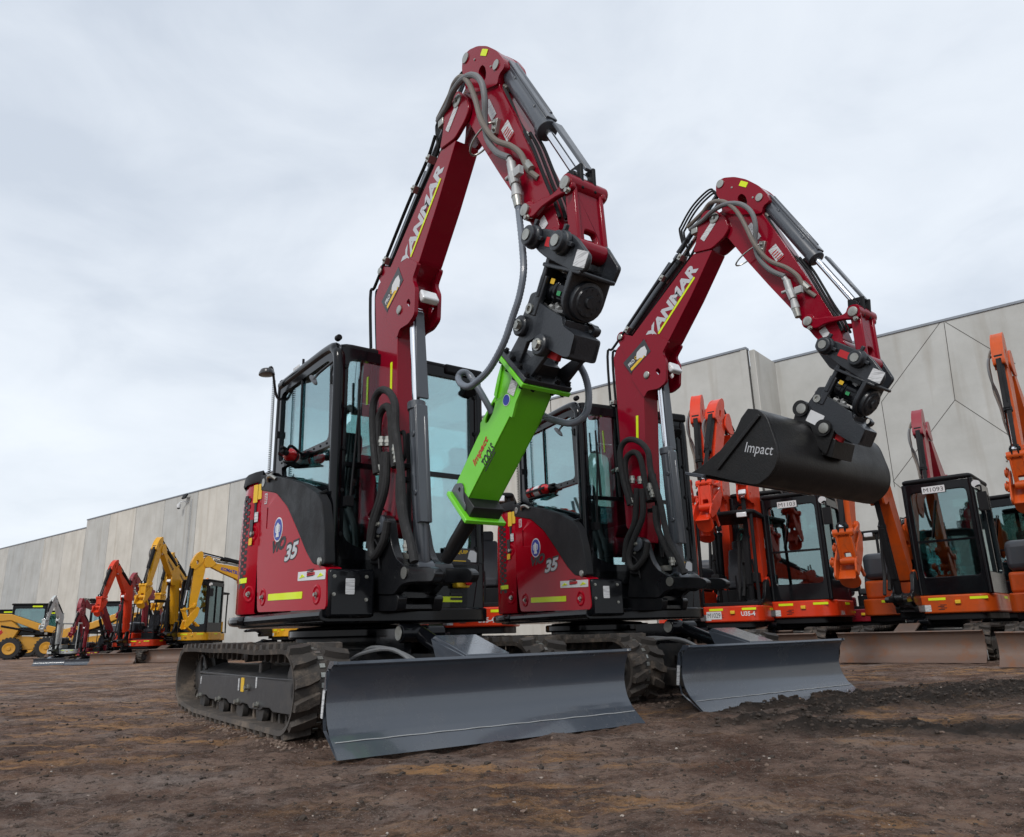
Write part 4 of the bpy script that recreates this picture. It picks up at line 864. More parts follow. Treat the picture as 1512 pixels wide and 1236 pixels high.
mb = MB(); q0_, q1_ = U.R(*hz8(483, 510), .14), U.R(*hz8(520, 440), .14); mb.cyl(tcn+ax*.02, tcn+ax*(AL-.08)+px_*-.05, .045, n=20); mb.obj('breaker_cylinder', 'galv', HM)
# raised cheek plates, logo, labels
mb = MB(); mb.side(rpoly(rr_([(548, 214), (535, 300), (512, 418), (500, 400), (520, 300), (540, 230)], .245), .005), .246, .232); mb.side(rpoly(rr_([(655, 325), (612, 430), (590, 520), (603, 528), (625, 440), (668, 340)], .245), .005), .246, .232); mb.obj('housing_rib', 'green', HM)
def hp_(x, y, R=.2355): p = U.R(*hz8(x, y), R); return p
a, b = hp_(385, 795), hp_(462, 640); X = (b-a); X.y = 0; w_ = X.length; Y = RN.cross(X.normalized())
text('brand_lettering', 'Impact', w_, .052, 'redink', V((a.x, -.2355, a.z))+Y*-.03, X, RN, hbody, bold=.03, shear=.2)
text('brand_lettering', 'TOOLS', w_*.72, .055, 'ink', V((a.x, -.2355, a.z))+Y*-.10+X.normalized()*.05, X, RN, hbody, bold=.04, shear=.2)
mb = MB(); plate(mb, V((a.x, -.2355, a.z))+Y*-.115+X.normalized()*.04, X, RN, w_*.7, .006, .002); mb.obj('logo_underline', 'ink', hbody)
a = hp_(572, 382); mb = MB(); X = hp_(598, 300)-a; X.y = 0; plate(mb, V((a.x, -.2355, a.z))-RN.cross(X.normalized())*.07, X, RN, .11, .06); mb.obj('white_label', 'printed', hbody)
c = hp_(572, 428); mb = MB(); mb.lathe((c.x, -.2355, c.z), RN, [(0, 0), (0, .03), (.002, .03), (.002, 0)], 24); mb.obj('round_label', 'white', hbody)
mb = MB(); mb.lathe((c.x, -.2375, c.z), RN, [(0, 0), (0, .026), (.0015, .026), (.0015, 0)], 24); mb.obj('blue_disc', 'blue', hbody)
# shoe
bm_ = (bb+bc)/2; bm_.y = -.145; sw_ = (bc-bb); sw_.y = 0; SW = sw_.length; sx = sw_.normalized(); sn = V((sx.z, 0, -sx.x)); sn = sn if sn.dot(ax) > 0 else -sn; srot = Matrix((sx, LY, sn)).transposed()
mb = MB(); mb.box(bm_+sn*-.012, (SW+.01, .25, .024), srot); mb.obj('shoe_plate', 'green', HM, bevel=.004)
mb = MB(); mb.box(bm_+sn*-.055, (SW*.82, .19, .065), srot); mb.obj('wear_bush', 'ink', HM, bevel=.004)
mb = MB(); mb.side(rpoly(rr_([(283, 905), (318, 900), (328, 925), (330, 1000), (345, 1040), (325, 1100), (248, 975)], .24), .02), .245, .236, [circ(*[(p.x, p.z) for p in [U.R(*hz8(307, 940), .24)]][0], .012, 12)]); mb.obj('cheek_plate', 'grey', HM, bevel=.002)
c = U.R(*hz8(470, 1020), .12); mb = MB(); q_ = bm_-ax*.14; mb.lathe((0, 0, 0), (0, 0, 1), [(0, .0), (.001, .02)], 3) if False else None; cc = bm_+px_*0
mb.lathe(hp_(480, 1020, .08)+V((.0, 0, .02)), (ax.z*-1, 0, ax.x), [(-.02, .03), (.012, .03), (.012, .0)], 16); mb.obj('grease_hole', 'ink', HM)
ch1 = U.R(657, 830, .145)
mb = MB(); d = (V((ch1.x, -.145, ch1.z))-bm_).normalized(); L_ = (V((ch1.x, -.145, ch1.z))-bm_).length; mb.lathe(bm_-d*.05, d, [(0, .0), (0, .042), (L_*.75, .042), (L_+.03, .034), (L_+.05, .012), (L_+.05, 0)], 24); mb.obj('chisel', 'bucketpaint', HM)
# its two hoses with spiral guard
h1 = MB(); h1.tube([U.R(x, y, r) for x, y, r in ((765.5, 306, .215), (767, 322, .23), (771, 360, .28), (773, 400, .31), (767, 437, .32), (757, 468, .33), (744, 506, .34), (724, 543, .35), (705, 563, .37), (692, 571, .38), (681, 567, .38), (677, 558, .36), (682, 550, .34), (692, 553, .31), (704, 570, .29), (716, 590, .26), (727, 610, .22))], .0165, 10, 14, .1); h1.obj('breaker_hose', 'spiral', HM)
h1 = MB(); h1.tube([U.R(x, y, r) for x, y, r in ((851, 530, -.02), (856, 540, -.04), (864, 556, -.05), (869, 578, -.05), (868, 602, -.05), (860, 617, -.04), (843, 625, -.02), (820, 621, 0), (803, 614, .03), (788, 600, .06))], .0165, 10, 14, .1); h1.obj('breaker_hose', 'spiral', HM)
# ---- the second excavator
HG = 'dark red compact excavators in the foreground'
def clone(src, name, label, cat, m, group, swap={}, skip=(), only=None):
    r = thing(name, label, cat, m, group)
    for c in src.children:
        if c.name.split('.')[0] in skip or (only and not only(c)): continue
        copy_part(c, r, swap, skip)
    return r
O2 = (.694, 6.945); a2, a2u = .645, .467
G2 = Fr(*O2, a2)
two = clone(hero, 'mini_excavator', 'dark red compact excavator further right with a wide black bucket held up on its arm', 'excavator', G2.m, HG)
L2 = pose(two, a2u-a2, .2196, -.0777, .069, -.0872, -.1047)
# ---- wide black bucket on the second excavator
W2 = Fr(*O2, a2u+.2196); piv = Fr(*O2, a2u); pw = piv.m @ V((.4, -CR, 0)); W2.o = pw-(Matrix.Rotation(W2.a-PI/2, 3, 'Z') @ V((.4, -CR, 0))); W2.o.z = 0
W2.m = Matrix.Translation(W2.o) @ Matrix.Rotation(W2.a-PI/2, 4, 'Z')
bk = thing('mud_bucket', 'wide black smooth-edged bucket hanging from the arm of the right-hand red excavator', 'excavator bucket', W2.m)
BR0, BR1 = .74, -.66
bpx = [(1107, 604), (1121, 605), (1134, 616), (1143, 638.5), (1150, 661), (1150, 682), (1142, 699), (1129, 711), (1113, 716), (1056, 704), (1024, 698.5)]
bsec = W2.PR(bpx, BR0)
cut = W2.PR([(1024, 698.5), (1034, 692), (1066, 666), (1088, 638.5), (1097, 618), (1107, 604)], BR0)
crv = [(p.x, p.z) for p in smooth([V((x, 0, z)) for x, z in bsec[1:10]], 4)]
cx_ = sum(p[0] for p in bsec)/len(bsec); cz_ = sum(p[1] for p in bsec)/len(bsec)
shell = [bsec[0]]+crv+[bsec[-1]]
inn = [(x+(cx_-x)*.045, z+(cz_-z)*.045) for x, z in reversed(shell)]
mb = MB(); mb.side(shell+inn, BR0, BR1); bsh = mb.obj('bucket_shell', 'bucketpaint', bk, smooth=45)
for R_, s in ((BR0, 1), (BR1, -1)):
    o = [bsec[0]]+crv+[bsec[-1]]+cut[1:-1]
    mb = MB(); mb.side(o, R_+s*.001, R_+s*.022); bp_ = mb.obj('bucket_side', 'bucketpaint', bk, bevel=.003)
    a, b = W2.R(1124, 612, BR0), W2.R(1062, 692, BR0); d = (b-a); d.y = 0
    mb = MB(); mb.poly([(0, 0), (d.length, 0), (d.length, .022), (0, .022)], lambda u, v, w: V((a.x, -R_-s*(.022+w), a.z))+d.normalized()*u+V((-d.normalized().z, 0, d.normalized().x))*v, 0, .018); mb.obj('stiffener', 'bucketpaint', bp_, bevel=.003)
p0 = W2.R(1024, 698.5, BR0); p1_ = W2.R(1056, 703, BR0); d = (p0-p1_); d.y = 0; d.normalize(); nn = V((-d.z, 0, d.x))
mb = MB(); mb.poly([(-.04, 0), (.05, 0), (.04, .022), (-.05, .022)], lambda u, v, w: V((p0.x, -w, p0.z))+d*u+nn*v, BR1-.03, BR0+.03); mb.poly([(-.12, .0), (.0, .0), (.0, .025), (-.12, .025)], lambda u, v, w: V((p0.x, -w, p0.z))+d*u+nn*v, BR0+.02, BR0+.05); mb.obj('cutting_edge', 'grey', bk, bevel=.004)
a, b = W2.R(1101, 666, BR0), W2.R(1142, 671, BR0); X = b-a; X.y = 0
text('brand_lettering', 'Impact', X.length, .085, 'silver', V((a.x, -BR0-.022, a.z))+V((0, 0, -.03)), X, RN, bk, bold=.0, shear=.1)
uc = W2.PR(zm(lambda x, y: (1020+.2265*x, 480+.2265*y), (665, 625), (690, 540), (715, 505), (755, 505), (790, 540), (830, 600), (880, 620), (925, 660), (935, 690), (880, 850), (830, 800), (800, 720), (780, 660)), .25)
mb = MB(); mb.side(rpoly(uc, .02), .25, .215); mb.side(rpoly(uc, .02), .005, -.03)
wb = [W2.R(1020+.2265*x, 480+.2265*y, .11) for x, y in ((880, 850), (985, 880), (1010, 765), (900, 700))]; mb.side([(p.x, p.z) for p in wb], .235, -.015)
br_ = mb.obj('bucket_ear', 'bucketpaint', bk, bevel=.005)
mb = MB()
for x, y in ((722, 545), (868, 672)): c = W2.R(1020+.2265*x, 480+.2265*y, .25); mb.lathe((c.x, -.25, c.z), RN, [(-.26, .03), (-.02, .04), (-.02, .055), (.02, .055), (.02, 0)], 22)
mb.obj('pin_boss', 'bucketpaint', bk)
mb = MB()
for x, y in ((722, 545), (868, 672)): c = W2.R(1020+.2265*x, 480+.2265*y, .27); mb.lathe((c.x, -.27, c.z), RN, [(0, 0), (0, .034), (.008, .034), (.01, .02), (.01, 0)], 20)
mb.obj('pin_cap', 'zinc', bk)
c = W2.R(1020+.2265*795, 480+.2265*612, .25); mb = MB(); plate(mb, V((c.x-.05, -.2505, c.z+.0)), V((.8, 0, -.6)), RN, .11, .08); mb.obj('white_label', 'blue' if False else 'white', br_)
# ---- fire extinguishers lying on the hoods
def extinguisher(m, label, ang):
    e = thing('fire_extinguisher', label, 'fire extinguisher', m @ Matrix.Rotation(ang, 4, 'Z'), 'red fire extinguishers on the hoods')
    mb = MB(); mb.lathe((-.17, 0, .055), FX, [(0, 0), (0, .03), (.015, .048), (.25, .048), (.285, .04), (.31, .02), (.33, .018), (.33, 0)], 24); mb.obj('extinguisher_body', 'redlens', e)
    mb = MB(); mb.lathe((.15, 0, .055), FX, [(0, .02), (.03, .022), (.035, .012), (.05, 0)], 14); mb.box((.19, 0, .08), (.08, .02, .012)); mb.box((.19, 0, .05), (.07, .02, .01)); mb.obj('valve', 'matt', e)
    mb = MB(); [mb.lathe((x, 0, .055), FX, [(0, .049), (0, .052), (.02, .052), (.02, .049)], 24) for x in (-.1, .06)]; mb.bx(-.14, .12, -.035, .035, -.002, .008); mb.box((.0, -.055, .055), (.3, .008, .02)); mb.obj('bracket', 'matt', e, bevel=.002)
    mb = MB(); mb.lathe((-.04, 0, .055), FX, [(0, .0485), (.0, .0495), (.08, .0495), (.08, .0485)], 24); mb.obj('white_label', 'printed', e)
    mb = MB(); mb.tube([(.16, .01, .07), (.2, .05, .09), (.12, .07, .07), (-.05, .06, .06)], .009); mb.obj('discharge_hose', 'matt', e)
    return e
hz = ztop-.005
extinguisher(G.m @ LH['upper'] @ Matrix.Translation((.06, -.52, hz-.02)), 'red fire extinguisher on the hood of the nearer excavator, seen end-on below the cab window', -.75)
extinguisher(G2.m @ L2['upper'] @ Matrix.Translation((.02, -.53, hz-.01)), 'red fire extinguisher lying on the hood of the right-hand red excavator', .1)
#BG0
# ================================================================= the machines parked behind
BGSKIP = {'boom_lettering', 'dealer_sticker', 'sticker_lettering', 'number_strip', 'sticker_emblem', 'coupler_frame', 'tilt_actuator', 'actuator_flange', 'yellow_label', 'green_label', 'red_nameplate', 'lock_pin', 'hitch_hose', 'lock_jaw', 'grease_line', 'hose_manifold', 'stop_valve', 'valve_coupling', 'hose_guide_ring', 'guide_bracket', 'label_print', 'blade_hose', 'hose_fitting', 'bolt', 'weld_seam', 'grease_valve', 'steel_core', 'top_roller', 'wear_strip', 'thin_hose'}
def horizon(px): return 935.4-.02675*(px-756)
def at(px, D): d = ray(px, horizon(px)); v = V((d.x, d.y, 0)).normalized(); return v*D
def wallbox(mb, x0, x1, y0, y1, z0, z1, t=.05, sill=.25):
    """four cab walls with a window opening in each"""
    h = lambda a, b, lo=sill: rpoly([(a+.09, z0+lo), (a+.09, z1-.13), (b-.09, z1-.13), (b-.09, z0+lo)], .07)
    mb.front([(y0, z0), (y0, z1), (y1, z1), (y1, z0)], x1-t, x1, [h(y0, y1)]); mb.front([(y0, z0), (y0, z1), (y1, z1), (y1, z0)], x0, x0+t, [h(y0, y1, .6)])
    for y in (y0, y1-t): mb.poly([(x0+t, z0), (x0+t, z1), (x1-t, z1), (x1-t, z0)], lambda u, v, w: V((u, w, v)), y, y+t, [h(x0, x1, .3)])
def base_body(r):
    mb = MB(); mb.plan(rpoly([(.74, -.2), (.74, .80), (.6, .93), (-.5, .93), (-.92, .55), (-.98, 0), (-.92, -.55), (-.5, -.93), (.28, -.93), (.40, -.80), (.40, -.2)], .12, 4), .61, .86); sk = mb.obj('body_skirt', 'orangered', r, 'upper', bevel=.02)
    mb = MB(); mb.plan(rpoly([(.70, -.2), (.70, .78), (-.5, .88), (-.9, 0), (-.5, -.88), (.26, -.88), (.36, -.2)], .1), .52, .612); mb.lathe((0, 0, .45), UP, [(0, .3), (0, .42), (.08, .42)], 24); mb.bx(.3, .74, -.30, .02, .56, .80); mb.obj('slew_deck', 'matt', r, 'upper', bevel=.01)
    mb = MB()
    for y in (.1, .62): plate(mb, (.741, y, .79), LY, FX, .22, .035)
    plate(mb, (.1, .931, .79), (-1, 0, 0), (0, 1, 0), .25, .035); plate(mb, (.405, -.62, .80), LY, FX, .22, .035); mb.obj('reflective_tape', 'hivis', sk)
    mb = MB(); mb.box((.75, .47, .76), (.04, .07, .05)); mb.obj('switch_box', 'sticky', sk, bevel=.006)
    mb = MB(); plate(mb, (.742, .02, .64), LY, FX, .10, .09); mb.obj('white_label', 'printed', sk)
    mb = MB(); [mb.box((.741, .25+.03*(k % 2), .665+.02*k), (.006, .08, .009)) for k in range(4)]; mb.obj('louvre', 'ink', sk)
    mb = MB(); mb.plan(rpoly([(.22, -.90), (.22, -.14), (-.5, -.06), (-.9, -.3), (-.86, -.6), (-.5, -.90)], .1), .861, 1.14); mb.obj('hood_side', 'orangered', r, 'upper', bevel=.04, seg=3)
    mb = MB(); mb.plan(rpoly([(.21, -.89), (.21, -.14), (-.5, -.06), (-.88, -.3), (-.84, -.6), (-.5, -.89)], .12), 1.15, 1.56); mb.obj('hood_cover', 'slate', r, 'upper', bevel=.13, seg=4)
    mb = MB(); mb.plan(rpoly([(-.50, .05), (-.50, .85), (-.8, .6), (-.92, .05)], .1), .861, 1.30); mb.obj('engine_hood', 'orangered', r, 'upper', bevel=.08, seg=3)

def seat_parts(r, y):
    mb = MB(); mb.box((-.1, y, 1.22), (.46, .46, .13)); mb.box((-.32, y, 1.55), (.12, .44, .6), Matrix.Rotation(-.14, 3, 'Y'), .85); mb.box((-.39, y, 1.92), (.09, .25, .16)); mb.obj('seat', 'seat', r, 'upper', bevel=.035)
    mb = MB(); mb.box((-.1, y, 1.0), (.5, .5, .28)); mb.box((.05, y-.32, 1.32), (.38, .13, .16)); mb.box((.05, y+.32, 1.32), (.38, .13, .16)); mb.cyl((.18, y-.32, 1.38), (.22, y-.32, 1.62), .016); mb.cyl((.18, y+.32, 1.38), (.22, y+.32, 1.62), .016)
    for q in (-.08, .08): mb.cyl((.45, y+q, .88), (.5, y+q, 1.35), .013)
    mb.obj('control_console', 'matt', r, 'upper', bevel=.01)
def cab_body(r):
    base_body(r); x0, x1, y0, y1, z0, z1 = -.50, .70, -.01, .90, .862, 2.46
    mb = MB(); wallbox(mb, x0, x1, y0, y1, z0, z1); mb.bx(x0+.05, x1-.05, y0+.05, y1-.05, z0+.001, z0+.05); mb.cyl((x1-.02, y0+.02, z0), (x1-.02, y0+.02, z1), .035); mb.cyl((x1-.02, y1-.02, z0), (x1-.02, y1-.02, z1), .035)
    cb = mb.obj('cab', 'black', r, 'upper', bevel=.01)
    mb = MB(); mb.plan(rpoly([(x1+.02, y0-.01), (x1+.02, y1+.01), (x0-.02, y1+.01), (x0-.02, y0-.01)], .1), z1+.001, z1+.07); mb.obj('cab_roof', 'matt', cb, bevel=.03)
    def gp(name, f): mb = MB(); f(mb); mb.obj(name, 'glassdark', cb)
    gp('windscreen', lambda m: m.front([(y0+.08, z0+.23), (y0+.08, z1-.12), (y1-.08, z1-.12), (y1-.08, z0+.23)], x1-.03, x1-.025)); gp('rear_window', lambda m: m.front([(y0+.08, z0+.58), (y0+.08, z1-.12), (y1-.08, z1-.12), (y1-.08, z0+.58)], x0+.02, x0+.025))
    for y in (y0+.02, y1-.03): gp('side_window', lambda m: m.poly([(x0+.08, z0+.28), (x0+.08, z1-.12), (x1-.08, z1-.12), (x1-.08, z0+.28)], lambda u, v, w: V((u, w, v)), y, y+.005))
    mb = MB(); mb.bx(x1-.045, x1+.002, y0+.08, y1-.08, 1.60, 1.63); mb.bx(.05, .09, y1-.045, y1+.003, z0+.3, z1-.12); mb.obj('window_bar', 'black', cb)
    mb = MB(); mb.cyl((x1-.01, y1+.05, z1-.10), (x1+.04, y1+.05, z1-.11), .05, .055); mb.obj('work_lamp', 'lens', cb)
    mb = MB(); mb.box((x1+.05, y1+.10, 2.1), (.05, .12, .26)); mb.tube([(x1, y1, 2.3), (x1+.06, y1+.1, 2.32), (x1+.06, y1+.1, 2.2)], .012); mb.cyl((x1+.015, .28, 1.66), (x1+.015, .40, 2.2), .010); mb.obj('mirror', 'matt', cb, bevel=.02)
    mb = MB(); mb.lathe((x0+.25, .4, z1+.07), UP, [(0, .06), (.06, .06), (.1, .04), (.11, 0)], 14); mb.obj('beacon', 'amber', cb)
    seat_parts(r, .44)
def canopy_body(r):
    base_body(r)
    mb = MB(); mb.bx(-.5, .66, -.05, .88, .862, .92)
    mb.obj('floor', 'matt', r, 'upper', bevel=.01)
    mb = MB(); mb.plan(rpoly([(.62, -.08), (.62, .95), (-.72, .95), (-.72, -.08)], .12, 4), 2.33, 2.40); can = mb.obj('canopy_roof', 'matt', r, 'upper', bevel=.025, seg=3)
    for x, y in ((.55, -.02), (.55, .88), (-.62, -.02), (-.62, .88)): mb = MB(); mb.tube([(x+(.06 if x > 0 else 0), y, .87), (x+.03, y, 1.6), (x, y, 2.34)], .028); mb.obj('canopy_post', 'matt', can)
    mb = MB(); mb.box((.63, .75, 2.31), (.06, .16, .08)); mb.obj('work_lamp', 'lens', can, bevel=.01)
    seat_parts(r, .44)
BODY = {}
def bg_machine(label, px, D, rel, paint_, kind, s=1, group='', p=(0, 0, 0, 0, 0, 0), blade='rust', name='mini_excavator', extra_skip=(), roof=None, pos=None, sy=1):
    w = pos or at(px, D); az = math.atan2(w.x, w.y); a = -az+rel
    m = Matrix.Translation(w) @ Matrix.Rotation(a-PI/2, 4, 'Z') @ Matrix.Diagonal((s, s*sy, s, 1))
    r = thing(name, label, 'excavator', m, group)
    sw = {M['boomred']: M[paint_], M['blade']: M[blade], M['grey']: M['matt'], M['orangered']: M[paint_], M['hitch']: M[paint_]}
    for c in list(hero.children):
        nm = c.name.split('.')[0]
        if LINK.get(c.name) == 'upper' or nm in BGSKIP or nm in extra_skip: continue
        copy_part(c, r, sw, BGSKIP)
    if kind in BODY:
        for c in BODY[kind]: copy_part(c, r, skip={'model_lettering', 'board_lettering', 'number_board'}, swap={M['orangered']: M[paint_]} | ({M['matt']: M[roof]} if roof and c.name.startswith('canopy_roof') else {}))
    else:
        (cab_body if kind == 'cab' else canopy_body)(r); BODY[kind] = [c for c in r.children if LINK.get(c.name) == 'upper']
    pose(r, *p); return r
def board(r, s, y=.25, z=2.30, x=.703, mat='white', w=.30, h=.10, ink='ink'):
    cbs = [c for c in r.children if c.name.startswith('cab') and not c.name.startswith('cab_')]; par = cbs[0] if cbs else r
    mb = MB(); plate(mb, (x, y, z), LY, FX, w, h); mb.obj('number_board', mat, par)
    text('board_lettering', s, w*.86, h*.62, ink, (x+.004, y+w*.07, z+h*.19), LY, FX, par, bold=0)
def skirt_text(r, s, y, z=.68, w=.22, h=.07, mat='white', side=False):
    sk = [c for c in r.children if c.name.startswith('body_skirt')][0]
    text('model_lettering', s, w, h, mat, (.742, y, z) if not side else (y, .932, z), LY if not side else (-1, 0, 0), FX if not side else (0, 1, 0), sk, bold=.03)
RG = 'orange and red excavators parked in the row on the right'
rB = bg_machine('orange-red excavator with cab and number board M1103 under the black bucket', 1166, 13.6, -.30, 'orangered', 'cab', 1.0, RG, (0, .0, -.05, .02, 0, 0)); board(rB, 'M1103'); skirt_text(rB, 'U48-4', .45, .63, side=True)
rC = bg_machine('burnt orange excavator with cab and number board M1093, right of the black bucket', 1384, 13.2, -.22, 'orange', 'cab', .99, RG, (0, .0, -.50, .2, 0, 0)); board(rC, 'M1093')
rA = bg_machine('orange-red canopy excavator with open seat, right of the second red machine', 1058, 12.9, -.25, 'orangered', 'canopy', .93, RG, (0, 0, 0, -.3, 0, 0)); board(rA, 'M1029', .05, .66, .743, 'white', .24, .12); skirt_text(rA, 'U35-4', .60, .70)
rA2 = bg_machine('orange-red excavator with its tall arm folded down, behind the canopy machine M1029', 1112, 14.8, -.2, 'orangered', 'cab', 1.1, RG, (0, 0, .02, -.42, 0, 0))
rE = bg_machine('orange excavator at the right edge with its arm standing high', 1604, 11.9, -.1, 'orange', 'cab', .95, RG, (0, 0, .02, -.32, 0, 0), sy=.82)
rD = bg_machine('dark-cabbed orange excavator between M1093 and the right edge, further back', 1484, 16, -.3, 'orange', 'cab', 1.0, RG, (0, 0, -.95, -.5, 0, 0))
rF = bg_machine('dark red excavator whose arm rises behind the cab of M1093', 1450, 17, -.15, 'darkred', 'canopy', 1.06, RG, (0, 0, .02, -.35, 0, 0))
rH = bg_machine('dark red excavator whose boom shows behind the cab roof of M1103', 1262, 15.5, -.35, 'darkred', 'canopy', .86, RG, (0, 0, -.1, -.3, 0, 0))
rG = bg_machine('orange-red canopy excavator lettered U35-4 between the two big red excavators', 668, 10.6, -.15, 'orangered', 'canopy', .95, RG, (0, 0, -1.0, -.55, 0, 0)); skirt_text(rG, 'U35-4', .45, .66)
LG = 'excavators parked in the far row on the left'
l1 = bg_machine('yellow excavator with black glazed cab and black boom lettering in the left row', 276, 24.5, -.42, 'yellow', 'cab', .87, LG, (0, 0, -.20, .10, 0, 0))
l2 = bg_machine('yellow excavator partly hidden behind the first yellow boom', 288, 28, -.42, 'yellow', 'canopy', .86, LG, (0, 0, -.2, .08, 0, 0))
l3 = bg_machine('yellow excavator with blue boom lettering, mostly hidden by the nearest red excavator', 436, 23.5, -1.15, 'yellow', 'canopy', .93, LG, (0, 0, -.55, .18, 0, 0))
l4 = bg_machine('orange-red excavator with its boom raised in the far left row', 204, 24, -.5, 'orangered', 'canopy', .68, LG, (0, 0, -.1, .05, 0, 0))
l5 = bg_machine('dark red excavator behind the orange-red one in the far left row', 228, 27, -.5, 'darkred', 'canopy', .66, LG, (0, 0, -.1, .02, 0, 0))
l6 = bg_machine('small pale grey micro excavator beside the yellow skid steer', 97, 25, -.45, 'palegrey', 'canopy', .45, LG, (0, 0, .0, .0, 0, 0), blade='blade', roof='palegrey')
l7 = bg_machine('small dark red excavator standing before the yellow track loader', 136, 24, -.5, 'darkred', 'canopy', .36, LG, (0, 0, .0, .0, 0, 0), blade='blade')
l8 = bg_machine('dark red canopy excavator with lowered boom, between the tracked loader and the wall', 180, 30, -.5, 'darkred', 'canopy', .74, LG, (0, 0, -.75, .1, 0, 0))
l9 = bg_machine('dark red canopy excavator with lowered boom behind the yellow booms', 262, 31, -.5, 'darkred', 'canopy', .95, LG, (0, 0, -.85, .1, 0, 0))
def boom_text(r, s, mat):
    b = [c for c in r.children if c.name.split('.')[0] == 'boom'][0]
    a, c = U.R(603, 386, .205), U.R(657, 246, .205); X = (a-c); X.y = 0
    text('boom_lettering', s, X.length*.85, .10, mat, V((c.x, -.0245, c.z))+X.normalized()*.1-V((X.normalized().z*-1, 0, X.normalized().x))*-.0, X, (0, 1, 0), b, bold=.04)
    X2 = -X; text('boom_lettering', s, X.length*.85, .10, mat, V((a.x, -.1955, a.z))+X2.normalized()*.1+RN.cross(X2.normalized())*.02, X2, RN, b, bold=.04)
boom_text(l1, 'YANMAR', 'ink'); boom_text(l3, 'KOMATSU', 'blue'); boom_text(l2, 'YANMAR', 'ink')
